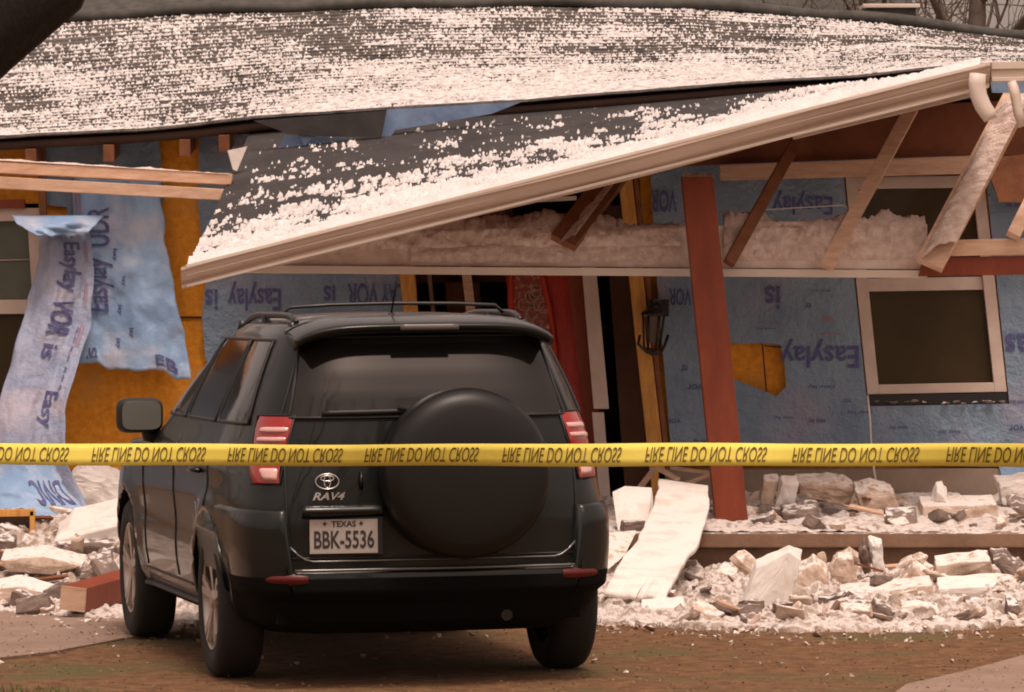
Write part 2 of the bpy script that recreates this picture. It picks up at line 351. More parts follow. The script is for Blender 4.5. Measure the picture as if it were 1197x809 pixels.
AX = (0.0, 2.66); TR = .362
def make_car():
    root = empty('parked_car')
    m = MB()
    NU = 260
    zs = sorted(set([round(a, 4) for a in list(np.interp(np.linspace(0, len(LV) - 1, 85), range(len(LV)), LVA[:, 0]))]))
    def ring(i, j):
        z = zs[j]; th = 2 * math.pi * i / NU; p = bodyP(th, z)
        crease(p)
        return p
    vv = [ring(i, j) for j in range(len(zs)) for i in range(NU)]
    fs = [(j * NU + i, j * NU + (i + 1) % NU, (j + 1) * NU + (i + 1) % NU, (j + 1) * NU + i) for j in range(len(zs) - 1) for i in range(NU)]
    fs.append(tuple(range(NU))[::-1]); fs.append(tuple((len(zs) - 1) * NU + i for i in range(NU)))
    m.add(vv, fs, 0, True)
    body = m.build('body', [M['paint'], M['black']], root)
    cuts = []
    for ay in AX:
        for s in (-1, 1):
            cm = MB(); cm.lathe([(.405, s * .56), (.405, s * 1.15)], (0, ay, TR), 'X', 64)
            co = cm.build('cut', M['black'])
            md = body.modifiers.new('b', 'BOOLEAN'); md.operation = 'DIFFERENCE'; md.object = co; md.solver = 'EXACT'; cuts.append(co)
    dg = bpy.context.evaluated_depsgraph_get(); me = bpy.data.meshes.new_from_object(body.evaluated_get(dg))
    body.modifiers.clear(); body.data = me; me.name = 'body'
    me.materials.clear(); me.materials.append(M['paint']); me.materials.append(M['blackmatt'])
    for p in me.polygons:
        c = p.center; k = 0; p.use_smooth = True
        for ay in AX:
            if math.hypot(c.y - ay, c.z - TR) < .412 and .5 < abs(c.x) and abs(abs(c.x)) < .93:
                k = 1; 
        if c.z < .30 or (c.z < .50 and c.y < -.44): k = 1
        if k and (abs(p.normal.x) < .5 or abs(c.x) < .7): p.use_smooth = False
        p.material_index = k
    for c in cuts: bpy.data.objects.remove(c)

    # underside pan, axle, exhaust
    u = MB(); u.box((0, 1.35, .30), (1.2, 3.9, .10)); u.box((0, -.30, .33), (.9, .7, .12)); u.beam((-.7, 0, .33), (.7, 0, .33), .09, .09)
    u.box((0, -.62, .36), (1.40, .30, .14)); u.build('underside', M['blackmatt'], root, bevel=.01)
    e = MB(); e.tube([(.33, -.35, .33), (.33, -.62, .33), (.34, -.84, .315)], .026, 14); e.build('exhaust_pipe', M['blackmetal'], root)
    e = MB(); e.box((.38, -.52, .31), (.42, .22, .14)); e.build('muffler', M['blackmetal'], root, bevel=.03)

    # rear bumper that wraps the corners
    b = MB(); t0, t1 = R_(180 + 22), R_(360 - 22)
    prof = [(0, -.05), (0, .015), (.12, .040), (.22, .052), (.30, .052), (.5, .052), (.66, .050), (.80, .048), (.90, .044), (.97, .030), (1.0, -.02)]
    nu = 150
    def bump(u_, v_):
        th = t0 + (t1 - t0) * u_
        pb = bodyP(th, .6)
        k = max(0, min(1, (abs(pb.x) - .640) / .022)); k = k * k * (3 - 2 * k)
        ztop = .545 + k * .275
        if pb.y > -.44: pass
        i = v_ * (len(prof) - 1); a = min(int(i), len(prof) - 2); f = i - a
        h = prof[a][0] * (1 - f) + prof[a + 1][0] * f; off = prof[a][1] * (1 - f) + prof[a + 1][1] * f
        z = .33 + (ztop - .33) * h; off *= .15 + .85 * min(1, max(0, (-.45 - pb.y) / .3))
        fade = max(0, min(1, (abs(u_ - .5) - .47) / .03)); off = off * (1 - fade) - .01 * fade
        if z < .44 : off -= (.44 - z) * .9
        p = bodyP(th, z, off)
        if math.hypot(p.y, z - TR) < .43 and abs(p.x) > .7: p.y = min(p.y, -math.sqrt(max(0, .43 ** 2 - (z - TR) ** 2)))
        return p
    b.grid(bump, nu, 31, 0)
    bo = b.build('rear_bumper', [M['paint'], M['blackmatt']], root)
    for p in bo.data.polygons:
        if p.center.z < .505: p.material_index = 1
    # bright strips on the bumper step and lower hatch edge
    s = MB(); s.tube([onrear(x, .545, .052) + Vector((0, 0, -.005)) for x in np.linspace(-.64, .64, 40)], .007, 8)
    s.build('bumper_strip', M['brightstrip'], root)
    s = MB(); s.tube([onrear(x, .578 + max(0, abs(x) - .55) ** 2 * 6, .010) for x in np.linspace(-.655, .655, 40)], .005, 8)
    s.build('hatch_edge_strip', M['brightstrip'], root)
    for sx in (-1, 1):
        s = MB()
        s.grid(lambda a, c: bodyP(R_(270) + sx * (R_(33.2) + a * R_(7.3)), .475 + .05 * c, .058 - .012 * (2 * c - 1) ** 2 - .006 * (2 * a - 1) ** 4), 14, 6)
        s.build('rear_reflector', M['reflector'], root)

    # hatch seams
    s = MB()
    seam = [(-.665, z) for z in np.linspace(.60, 1.22, 14)] + [(-.665 + .115 * (z - 1.22) / .34, z) for z in np.linspace(1.24, 1.56, 8)]
    for sx in (-1, 1): s.tube([onrear(x * sx * -1, z, .001) for x, z in seam], .0055, 6)
    s.tube([onrear(x, .592, .001) for x in np.linspace(-.66, .66, 30)], .006, 6)
    s.tube([onrear(x, 1.206, .001) for x in np.linspace(-.64, .64, 30)], .004, 6)
    s.build('hatch_seam', M['black'], root)

    # rear window
    g = MB()
    def rw(a, c):
        z = 1.222 + (1.592 - 1.222) * c; hw = .626 - .080 * c
        k = abs(2 * a - 1); 
        z += (-.03 * max(0, k - .9) / .1 * (c > .8)) 
        return onrear((2 * a - 1) * hw, z, .006)
    g.grid(rw, 41, 16); rwo = g.build('rear_window', M['cglass'], root)
    s = MB()
    out = [onrear(x, 1.219, .006) for x in np.linspace(-.634, .634, 30)] + [onrear(.634 - .087 * c, 1.219 + .36 * c, .006) for c in np.linspace(.05, 1, 12)] + [onrear(x, 1.579, .006) for x in np.linspace(.545, -.545, 20)] + [onrear(-.547 - .087 * (1 - c), 1.219 + .36 * c, .006) for c in np.linspace(1, .05, 12)]
    s.tube(out, .008, 6, closed=True); s.build('window_seal', M['black'], rwo)
    s = MB(); s.grid(lambda a, c: onrear((2 * a - 1) * (.556 - .008 * c), 1.548 + .042 * c, .009), 30, 4); s.build('window_band', M['black'], rwo)
    # faint interior shapes behind the glass are left to reflection; wiper
    s = MB()
    s.tube([onrear(x, 1.245 + .012 * (x + .1) , .022) for x in np.linspace(-.50, .10, 16)], .007, 8, flat=1.6)
    s.tube([onrear(.10, 1.235, .012), onrear(.02, 1.235, .04), onrear(-.16, 1.262, .034)], [.026, .020, .009], 10)
    s.build('rear_wiper', M['black'], root)

    # spoiler
    s = MB()
    def spo(a, c):
        x = (2 * a - 1) * .592; k = abs(2 * a - 1)
        drop = .060 * k ** 6 + .006 * k * k
        # closed profile round c
        pr = [(-.38, 1.676), (-.50, 1.673), (-.62, 1.666), (-.74, 1.652), (-.80, 1.640), (-.818, 1.628), (-.81, 1.608), (-.775, 1.594), (-.69, 1.594), (-.60, 1.61), (-.45, 1.63)]
        n = len(pr); i = c * n; q = int(i) % n; f = i - int(i)
        y = pr[q][0] * (1 - f) + pr[(q + 1) % n][0] * f; z = pr[q][1] * (1 - f) + pr[(q + 1) % n][1] * f
        y = y + .07 * k ** 4 * (1 if y < -.5 else 0)
        return Vector((x, y, z - drop))
    g2 = MB(); nu, nv = 41, 34
    vv = [spo(i / (nu - 1), j / nv) for j in range(nv) for i in range(nu)]
    fs = [(j * nu + i, j * nu + i + 1, ((j + 1) % nv) * nu + i + 1, ((j + 1) % nv) * nu + i) for j in range(nv) for i in range(nu - 1)]
    fs.append([j * nu for j in range(nv)]); fs.append([j * nu + nu - 1 for j in range(nv)][::-1])
    g2.add(vv, fs, 0, True); so = g2.build('rear_spoiler', M['paint'], root)
    s = MB(); s.grid(lambda a, c: Vector(((2 * a - 1) * .135, -.823, 1.608 + .026 * c)), 10, 3); s.build('brake_light', mat('brake_lamp_grey', (.12, .11, .10), .25), so, solid=.006)

    # tail lamps
    for sx in (-1, 1):
        def lamp(a0, a1, z0, z1, off, name, mt, par, taper=0):
            q = MB()
            def f(a, c):
                z = z0 + (z1 - z0) * c
                aa = a0 + (a1 - a0) * a
                if taper: aa = a0 + (a1 - a0) * a * (1 - taper * (1 - c))
                th = R_(270) + sx * R_(aa)
                bul = 1 - .5 * (2 * a - 1) ** 4 - .4 * (2 * c - 1) ** 4
                return bodyP(th, z, off * bul)
            q.grid(f, 22, 12); return q.build(name, mt, par)
        L_ = lamp(38.6, 48.2, .930, 1.225, .024, 'tail_lamp', M['lampred'], root, taper=.42)
        lamp(39.0, 46.0, 1.155, 1.180, .034, 'clear_lens', M['lampclear'], L_)
        lamp(39.0, 46.0, 1.112, 1.136, .035, 'clear_lens', M['lampclear'], L_)
        lamp(38.9, 43.2, .942, 1.0, .030, 'clear_lens', M['lampclear'], L_, taper=.4)
        s = MB(); s.tube([bodyP(R_(270) + sx * R_(a), z, .006) for a, z in [(38.4, .925), (38.4, 1.07), (38.4, 1.23), (43, 1.23), (48.4, 1.228), (46.4, 1.07), (44.2, .925), (41, .925)]], .006, 6, closed=True)
        s.build('lamp_seam', M['black'], L_)

    # number plate, garnish, badge
    px_ = -.418
    s = MB(); s.grid(lambda a, c: onrear(px_ + (a - .5) * .37, .828 - .052 * c, .012 + .035 * math.sin(math.pi * min(1, c * 1.1)) ** .6), 24, 10)
    s.build('plate_garnish', M['paint'], root, solid=.01)
    s = MB()
    s.box(None, (.36, .01, .17), M=Matrix.Translation(onrear(px_, .69, .006)) @ Matrix.Rotation(R_(-8), 4, 'Z')); s.build('plate_recess', M['black'], root, bevel=.004)
    PM = Matrix.Translation(onrear(px_, .69, .024)) @ Matrix.Rotation(R_(-4.5), 4, 'Z')
    s = MB(); s.box(None, (.306, .004, .153), M=PM); pl = s.build('number_plate', M['plate'], root, bevel=.0015)
    def onplate(dx, dz, sx=1):
        return lambda x, y, z: PM @ Vector((dx + x, -.004 - z * 0, dz + y))
    pink = mat('plate_ink', (.035, .028, .03), .5)
    text_mesh('plate_lettering', 'BBK-5536', .108, pink, onplate(0, -.018), pl, bold=.0022, sx=.62)
    text_mesh('plate_lettering', 'TEXAS', .036, pink, onplate(0, .055), pl, bold=.0008, sx=1.05)
    for dx in (-.085, .078):
        s = MB(); pts = []
        for k in range(10):
            r = .012 if k % 2 == 0 else .005; a = math.pi / 2 + k * math.pi / 5; pts.append(PM @ Vector((dx + r * math.cos(a), -.0035, .058 + r * math.sin(a))))
        s.prism(pts, (0, -.001, 0)); s.build('plate_star', pink, pl)
    bx, bz = -.485, .935
    s = MB()
    def ell(rx, rz, cx=0, cz=0, n=28): return [onrear(bx + cx + rx * math.cos(2 * math.pi * k / n), bz + cz + rz * math.sin(2 * math.pi * k / n), .010) for k in range(n)]
    s.tube(ell(.052, .034), .0042, 6, closed=True); s.tube(ell(.030, .012, 0, .014), .0034, 6, closed=True); s.tube(ell(.014, .029), .0034, 6, closed=True)
    s.build('badge', M['chrome'], root)
    text_mesh('model_lettering', 'RAV4', .047, M['chrome'], lambda x, y, z: onrear(-.485 + x, .868 + y, .008 + z), root, bold=.001, sx=1.25, shear=.35, extrude=.002)
    s = MB(); s.tube([onrear(-.33, .90, .01), onrear(-.335, .935, .028), onrear(-.33, .975, .01)], .008, 8); s.build('hatch_handle', M['paint'], root)

    # spare wheel cover
    s = MB()
    sc = (.125, 0, .965); pr = [(.30, -.84), (.365, -.86), (.380, -.90), (.384, -.97), (.381, -1.02), (.372, -1.05), (.354, -1.075), (.328, -1.092), (.30, -1.102), (.22, -1.113), (.12, -1.120), (.03, -1.123), (.001, -1.123)]
    s.lathe(pr, sc, 'Y', 96); s.build('spare_wheel_cover', M['cover'], root)
    s = MB(); s.lathe([(.30, -.80), (.30, -.90)], sc, 'Y', 48); s.build('spare_mount', M['black'], root)

    # side glass and seams, both sides
    for sx in (-1, 1):
        def pane(name, yr0, yr1, yf0, yf1, z0=1.19, z1=1.565):
            q = MB()
            def f(a, c):
                z = z0 + (z1 - z0) * c; y = (yr0 + (yr1 - yr0) * c) * (1 - a) + (yf0 + (yf1 - yf0) * c) * a
                return onside(y, z, sx, .006)
            q.grid(f, 16, 12); o = q.build(name, M['cglass'], root)
            t = MB(); t.tube([f(a, 0) for a in np.linspace(0, 1, 10)] + [f(1, c) for c in np.linspace(.1, 1, 8)] + [f(a, 1) for a in np.linspace(.9, 0, 8)] + [f(0, c) for c in np.linspace(.9, .1, 7)], .008, 6, closed=True)
            t.build('window_seal', M['black'], o); return o
        pane('side_window', .98, .98, 1.93, 1.24)
        pane('side_window', .10, .12, .93, .93)
        pane('side_window', -.50, -.36, .04, .06)
        q = MB()
        for yy in (1.0, -.02): q.tube([onside(yy + (0 if yy > .5 else .0), z, sx, .001) for z in np.linspace(.42 if yy > .5 else .80, 1.10, 14)], .005, 6)
        q.tube([onside(2.02, z, sx, .001) for z in np.linspace(.42, 1.05, 12)], .005, 6)
        q.tube([onside(y, .40, sx, .002) for y in np.linspace(.5, 2.1, 12)], .006, 6)
        q.build('door_seam', M['black'], root)
        for yy in (1.18, .14):
            q = MB(); q.tube([onside(yy - .0, .955, sx, .006), onside(yy + .03, .96, sx, .035), onside(yy + .16, .96, sx, .035), onside(yy + .19, .955, sx, .006)], .012, 8); q.build('door_handle', M['paint'], root)
        q = MB(); q.tube([onside(y, .315, sx, .0) for y in np.linspace(.46, 2.20, 20)], .026, 10, flat=.6); q.build('side_sill', M['black'], root)
        # roof rail
        q = MB()
        yy = np.linspace(-.36, 1.08, 30)
        def rp(y): 
            zr = 1.655 - .05 * max(0, (y - .5) / .6) ** 2 - .03 * max(0, (-.0 - y) / .5) ** 2
            return Vector((sx * (.545 - .03 * abs(y - .3)), y, zr + .022 * min(1, min(y + .36, 1.08 - y) / .12)))
        q.tube([rp(y) for y in yy], .013, 10, flat=1.2)
        for y in (-.34, .36, 1.05): q.tube([(sx * .545, y, 1.60), rp(y) if y == .36 else Vector((sx * .54, y, 1.645))], .02, 8)
        q.build('roof_rail', M['blackmetal'], root)
        # mirror
        mo = MB()
        c0 = Vector((sx * .935, 1.86, 1.172))
        def mf(a, c):
            th = 2 * math.pi * a; ph = math.pi * c
            e = 2.0 / 4.5
            f_ = lambda v: math.copysign(abs(v) ** e, v)
            return c0 + Vector((.118 * f_(math.sin(ph)) * f_(math.cos(th)) , .075 * -math.cos(ph), .088 * f_(math.sin(ph)) * f_(math.sin(th))))
        mo.grid(mf, 32, 17, wrapu=True)
        mo.tube([(sx * .83, 1.88, 1.06), (sx * .90, 1.87, 1.065), (sx * .90, 1.87, 1.11)], [.04, .026, .03], 10)
        mi = mo.build('wing_mirror', M['black'], root)
        mg = MB(); pts = []
        for k in range(28):
            a = 2 * math.pi * k / 28; f_ = lambda v: math.copysign(abs(v) ** (2 / 4.5), v)
            pts.append(c0 + Vector((.098 * f_(math.cos(a)), -.0765, .070 * f_(math.sin(a)))))
        mg.prism(pts, (0, -.002, 0)); mg.build('mirror_glass', M['mirror'], mi)
        # headlamp
        q = MB(); q.grid(lambda a, c: bodyP(R_(90) - sx * R_(26 + 10 * a), .72 + .14 * c, .006), 12, 6); q.build('headlamp', M['lampclear'], root)
    for y in (.02,):
        q = MB(); q.tube([(-.53, y, 1.675), (-.49, y, 1.712), (-.3, y, 1.722), (0, y, 1.726), (.3, y, 1.722), (.49, y, 1.712), (.53, y, 1.675)], .012, 8, flat=.7); q.build('roof_crossbar', M['blackmetal'], root)
    q = MB(); q.grid(lambda a, c: Vector(((2 * a - 1) * (.70 - .13 * c), lv(1.12 + .42 * c)[2] - .10 * (2 * a - 1) ** 2 * 1.2 + .012, 1.12 + .42 * c)), 14, 8); q.build('windscreen', M['cglass'], root)
    # aerial
    q = MB(); q.tube([(-.07, -.30, 1.665), (-.07, -.30, 1.685)], [.022, .012], 10); q.tube([(-.07, -.30, 1.685), (-.065, -.42, 1.86)], [.005, .003], 6); q.build('aerial', M['black'], root)
    # wheels
    for ay in AX:
        for s_ in (-1, 1):
            ox = s_ * .892; sgn = s_
            t = MB()
            pr = [(.235, -.20), (.30, -.215), (.335, -.21), (.355, -.19), (.362, -.16), (.364, -.10), (.362, -.045), (.352, -.02), (.33, -.004), (.30, .0), (.262, -.004), (.238, -.014), (.232, -.03)]
            t.lathe([(r, h * sgn) for r, h in pr], (ox, ay, TR), 'X', 72, cap=False)
            wh = t.build('wheel', M['tyre'], root)
            q = MB()
            q.lathe([(r, h * sgn) for r, h in [(.234, -.012), (.228, -.010), (.222, -.02), (.214, -.05), (.205, -.12), (.20, -.20)]], (ox, ay, TR), 'X', 56, cap=False)
            for k in range(5):
                for dd in (-.13, .13):
                    a = 2 * math.pi * k / 5 + .3; d0 = Vector((0, math.cos(a), math.sin(a))); a2 = a + dd; d1 = Vector((0, math.cos(a2), math.sin(a2)))
                    p0 = Vector((ox - sgn * .035, ay, TR)) + d0 * .04; p1 = Vector((ox - sgn * .018, ay, TR)) + d1 * .222
                    q.beam(p0, p1, .034, .022, up=(1, 0, 0))
            q.lathe([(.001, -.012 * sgn), (.03, -.012 * sgn), (.045, -.02 * sgn), (.06, -.05 * sgn)], (ox, ay, TR), 'X', 24)
            q.build('rim', M['alloy'], wh, bevel=0)
            q = MB(); q.lathe([(.21, -.10 * sgn), (.001, -.10 * sgn)], (ox, ay, TR), 'X', 32); q.build('brake_disc', M['blackmetal'], wh)
    return root
YAW = .222
car = make_car()
car.location = (-.535, 22.0, gslope(-.535)); car.rotation_euler = (0, -.011, YAW)
tag(car, 'dark green car with covered spare wheel on its tailgate, parked before the collapsed porch', 'car')
# ------------------------------------------------------------------ ground
def mkground():
    xs = np.unique(np.concatenate([[-900, -300, -120, -60, -30, -15, -9], np.arange(-6, 6.01, .12), [9, 15, 30, 60, 120, 300, 900]]))
    ys = np.unique(np.concatenate([[-600, -200, -80, -40, -20, -5, 5], np.arange(10, 31, .12), [36, 45, 60, 90, 140, 250, 600, 1500]]))
    X, Y = np.meshgrid(xs, ys)
    Z = .011 * np.clip(X + .5, -1.1, 1.1)
    near = (np.abs(X) < 6) & (Y > 10) & (Y < 31)
    Z = Z + near * (fbm(X * 1.3, Y * 1.3, 3, 5) - .5) * .012
    o = fast_grid('ground', X, Y, Z, M['ground']); tag(o, kind='structure')
mkground()
def gpoly(name, pts, mt, dz):
    """flat sheet on the ground, outline given by photograph positions of ground points"""
    out = []
    for px, py in pts:
        d = FPX * CAMH / (py - HOR); x = (px - 598.5) * d / FPX; out.append((x, d, gslope(x) + dz))
    m = MB(); n = len(out)
    m.prism(out, (0, 0, -.05)); o = m.build(name, mt); tag(o, kind='structure'); return o
gpoly('pavement', [(-700, 800), (-120, 783), (60, 762), (150, 745), (210, 738), (225, 712), (150, 690), (-700, 690)], M['drive'], .012)
gpoly('driveway', [(1060, 806), (1130, 790), (1210, 768), (1500, 745), (1700, 812), (1500, 1100), (900, 1100), (1000, 850)], M['drive'], .012)

# ------------------------------------------------------------------ house
house = empty('house', (0, 30.5, 0))
tag(house, 'damaged single storey house with torn blue wrap over orange sheathing and a snowy roof', 'house')
def inhouse(o):
    o.parent = house; o.matrix_parent_inverse = Matrix.Translation((0, -30.5, 0)); return o
def poly(name, pts, d, th, mt, parent=None, bevel=0, m=None, off=None):
    q = m or MB(); q.prism([P(x, y, d) for x, y in pts], off or (0, th, 0))
    if m: return q
    o = q.build(name, mt, None, bevel=bevel)
    if parent is house: inhouse(o)
    elif parent: o.parent = parent; o.matrix_parent_inverse = parent.matrix_world.inverted() if parent.parent else Matrix.Identity(4)
    return o
D = 30.5
m = MB()
for pts in ([(32, 167), (250, 157), (466, 142), (486, 330), (508, 660), (80, 660), (52, 520), (45, 238)], [(-420, 178), (32, 167), (45, 238), (-420, 238)], [(-420, 520), (52, 520), (80, 660), (-420, 660)],
            [(742, 138), (978, 138), (988, 207), (1014, 460), (1030, 640), (780, 640)], [(978, 138), (1142, 138), (1150, 207), (988, 207)],
            [(1142, 138), (1700, 138), (1700, 640), (1196, 640), (1177, 460), (1150, 207)], [(1014, 460), (1177, 460), (1196, 640), (1030, 640)]):
    poly('', pts, D, .10, None, m=m)
inhouse(m.build('sheathing', M['osb']))
# interior room
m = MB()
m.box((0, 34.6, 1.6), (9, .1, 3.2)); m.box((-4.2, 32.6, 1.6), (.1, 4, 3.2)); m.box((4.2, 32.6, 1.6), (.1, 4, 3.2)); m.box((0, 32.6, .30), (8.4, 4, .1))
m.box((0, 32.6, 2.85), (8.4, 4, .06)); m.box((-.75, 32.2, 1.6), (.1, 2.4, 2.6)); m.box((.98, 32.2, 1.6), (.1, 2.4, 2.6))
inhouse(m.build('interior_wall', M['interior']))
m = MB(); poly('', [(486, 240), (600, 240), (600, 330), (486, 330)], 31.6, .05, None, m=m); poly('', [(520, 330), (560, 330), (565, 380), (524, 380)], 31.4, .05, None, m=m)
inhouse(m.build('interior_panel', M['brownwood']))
def sl(x, y): return x + (y - 330) * .11
def vert(name, x0, x1, y0, y1, d, th, mt, parent=house, bevel=.004):
    return poly(name, [(sl(x0, y0), y0), (sl(x1, y0), y0), (sl(x1, y1), y1), (sl(x0, y1), y1)], d, th, mt, parent, bevel)
def vert2(name, xt0, xt1, yt, xb0, xb1, yb, d, th, mt, parent=house, bevel=.004):
    return poly(name, [(xt0, yt), (xt1, yt), (xb1, yb), (xb0, yb)], d, th, mt, parent, bevel)
vert('stud', 468, 485, 160, 640, 30.42, .09, M['stud'])
vert('stud', 541, 552, 180, 640, 30.62, .09, M['rawwood'])
vert('stud', 500, 505, 300, 500, 31.2, .04, M['rawwood'])
# front door
door = poly('door', [(584, 262), (668, 262), (712, 620), (626, 620)], 30.72, .05, M['reddoor'], house, .004)
q = MB()
def dell(t, rx, ry, dd): return P(624 + rx * math.cos(t) + ry * math.sin(t) * .11, 398 + ry * math.sin(t), dd)
q.tube([dell(2 * math.pi * k / 48, 24, 118, 30.70) for k in range(48)], .022, 8, closed=True)
q.build('door_moulding', M['reddoor'], door).matrix_parent_inverse = Matrix.Identity(4)
q = MB(); q.prism([dell(2 * math.pi * k / 48, 22, 116, 30.695) for k in range(48)], (0, .02, 0)); g_ = q.build('door_glass', M['doorlight'], door)
q = MB()
for k in range(26):
    t = k * 2.4; r_ = 3 + (k % 7) * 2.2; cxx = 624 + r_ * math.cos(t); cyy = 340 + k * 4.2 + 4 * math.sin(t)
    q.tube([P(cxx + 6 * math.cos(a), cyy + 7 * math.sin(a), 30.688) for a in np.linspace(0, 5, 9)], .006, 5)
q.build('door_scrollwork', mat('scroll_metal', (.45, .28, .20), .4), door)
for o_ in door.children: o_.matrix_parent_inverse = Matrix.Identity(4)
vert2('door_frame', 655, 676, 262, 700, 716, 620, 30.60, .09, M['redwood'])
vert2('door_jamb', 674, 690, 240, 694, 712, 478, 30.40, .09, M['winframe'])
vert2('door_jamb', 692, 706, 482, 703, 716, 610, 30.43, .09, M['winframe'])
vert2('side_panel', 706, 740, 240, 734, 765, 620, 30.66, .04, M['interior'])
q = MB(); q.box(tuple(P(618, 620, 30.5) + Vector((0, .2, .02))), (1.5, .5, .10)); inhouse(q.build('threshold', M['brownwood'], bevel=.005))
vert2('stud', 722, 738, 200, 765, 783, 600, 30.40, .09, M['stud'])
vert2('stud', 739, 745, 200, 784, 790, 600, 30.42, .08, M['brownwood'])
poly('header_trim', [(596, 233), (674, 229), (674, 234), (596, 238)], 30.4, .05, M['trim'], house)
poly('header_board', [(560, 130), (742, 120), (742, 190), (560, 205)], 30.5, .09, M['brownwood'], house)
poly('header_board', [(486, 125), (560, 125), (560, 205), (486, 208)], 30.5, .09, M['interior'], house)
poly('fascia_board', [(842, 193), (1136, 182), (1136, 203), (842, 211)], 30.2, .05, M['rawwood'], house, .004)
poly('soffit_board', [(780, 140), (1300, 110), (1300, 181), (1136, 181), (842, 192), (780, 196)], 30.25, .05, M['soffit'], house)
poly('gable_panel', [(1150, 185), (1300, 170), (1300, 240), (1168, 236)], 30.18, .05, M['brownwood'], house)

# windows (leaning with the wall)
def window(name, TL, TR_, BR, BL, rail, fw, glass, d=30.44, lowglass=None):
    """double-hung: outer frame corners in photograph positions, rail = fraction of the height of the meeting rail"""
    w_ = empty(name, (0, 0, 0)); inhouse(w_); w_.location = (0, 0, 0)
    def at(u, v): 
        t = Vector(TL).lerp(Vector(TR_), u); b_ = Vector(BL).lerp(Vector(BR), u); return t.lerp(b_, v)
    W_ = (Vector(TR_) - Vector(TL)).length; H_ = (Vector(BL) - Vector(TL)).length
    fu, fv = fw / W_, fw / H_
    def piece(nm, u0, v0, u1, v1, dd, th, mt, bv=.004):
        q = MB(); q.prism([P(*at(u, v), dd) for u, v in ((u0, v0), (u1, v0), (u1, v1), (u0, v1))], (0, th, 0))
        o = q.build(nm, mt, w_, bevel=bv); o.matrix_parent_inverse = Matrix.Identity(4); return o
    piece('frame', 0, 0, fu, 1, d, .10, M['winframe']); piece('frame', 1 - fu, 0, 1, 1, d, .10, M['winframe'])
    piece('frame', fu, 0, 1 - fu, fv, d + .002, .10, M['winframe']); piece('frame', fu, 1 - fv * .8, 1 - fu, 1, d + .002, .10, M['winframe'])
    piece('sash_rail', fu, rail - fv * .6, 1 - fu, rail + fv * .5, d + .03, .05, M['winframe'])
    g1 = piece('pane', fu, fv, 1 - fu, rail - fv * .6, d + .06, .012, glass, 0); g2 = piece('pane', fu, rail + fv * .5, 1 - fu, 1 - fv * .8, d + .05, .012, lowglass or glass, 0)
    return w_
wr = window('window', (988, 207), (1150, 205), (1177, 458), (1014, 461), .50, 14, M['winglass'])
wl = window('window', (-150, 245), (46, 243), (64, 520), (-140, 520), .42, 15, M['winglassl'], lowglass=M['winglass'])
q = MB(); q.tube([P(-60, 306, 30.49), P(44, 303, 30.49)], .004, 6); o = q.build('glazing_bar', M['winframe'], wl); o.matrix_parent_inverse = Matrix.Identity(4)
q = MB(); q.prism([P(*p, 30.40) for p in [(-100, 236), (28, 233), (29, 243), (-100, 246)]], (0, .06, 0)); o = q.build('window_head', M['redwood'], wl); o.matrix_parent_inverse = Matrix.Identity(4)
poly('window_sill_gap', [(1014, 462), (1177, 459), (1178, 471), (1017, 474)], 30.44, .05, M['black'], house)
q = MB()
for k in range(16):
    c = P(1020 + rng.random() * 155, 468 + rng.random() * 4, 30.42); s_ = .01 + rng.random() * .02
    q.hull([c + Vector((rng.uniform(-s_, s_) * 1.6, rng.uniform(-.02, .01), rng.uniform(-s_, s_) * .5)) for _ in range(9)])
inhouse(q.build('broken_mortar', M['stonedark']))

# foundation
poly('foundation', [(770, 549), (1700, 546), (1700, 640), (770, 640)], 30.40, .09, M['foundation'], house)
poly('foundation', [(-420, 612), (560, 612), (560, 690), (-420, 690)], 30.40, .09, M['foundation'], house)

# wrap fixed to the walls
from mathutils.geometry import tessellate_polygon
def wrapflat(name, outer, holes, d, mt):
    loops = [[Vector((x, -y, 0)) for x, y in outer]] + [[Vector((x, -y, 0)) for x, y in h] for h in holes]
    tris = tessellate_polygon(loops); pts = [p for l in loops for p in l]
    q = MB(); q.add([P(p.x, -p.y, d) for p in pts], [tuple(t) for t in tris]); return inhouse(q.build(name, mt, solid=.002))
hole = [(822, 404), (838, 400), (862, 402), (890, 401), (912, 403), (917, 425), (919, 452), (908, 463), (893, 457), (870, 448), (850, 440), (832, 424)]
wrapflat('house_wrap', [(757, 150), (1300, 150), (1300, 548), (1120, 545), (1040, 541), (940, 543), (786, 545), (768, 330)], [[(986, 205), (1152, 203), (1180, 472), (1014, 475)], hole], 30.435, M['wrap'])
wrapflat('house_wrap', [(233, 160), (466, 144), (469, 330), (484, 470), (300, 470), (262, 455), (240, 420), (236, 372), (240, 330), (232, 240)], [], 30.435, M['wrap'])
wrapflat('house_wrap', [(50, 168), (186, 163), (192, 235), (150, 240), (108, 300), (80, 300), (78, 242), (57, 240), (52, 222)], [], 30.435, M['wrap'])
wrapflat('house_wrap', [(-420, 185), (-158, 176), (-146, 300), (-128, 600), (-420, 600)], [], 30.435, M['wrap'])  # unseen stretch, added to keep orange reflections off the car's side glass
wrapflat('torn_wrap', [(1160, 520), (1300, 515), (1300, 575), (1185, 585), (1172, 560)], [], 30.39, M['wrapteal'])
q = MB(); q.beam(P(891, 402, 30.43), P(896, 458, 30.43), .012, .01); q.beam(P(893, 404, 30.43), P(914, 406, 30.43), .01, .008); inhouse(q.build('board_joint', M['dark']))
q = MB()
for y in (371,): q.beam(P(205, y, 30.493), P(240, y, 30.493), .008, .012)
inhouse(q.build('board_joint', M['dark']))
vert2('corner_stud', 43, 52, 150, 47, 55, 275, 30.36, .05, M['brownwood'])

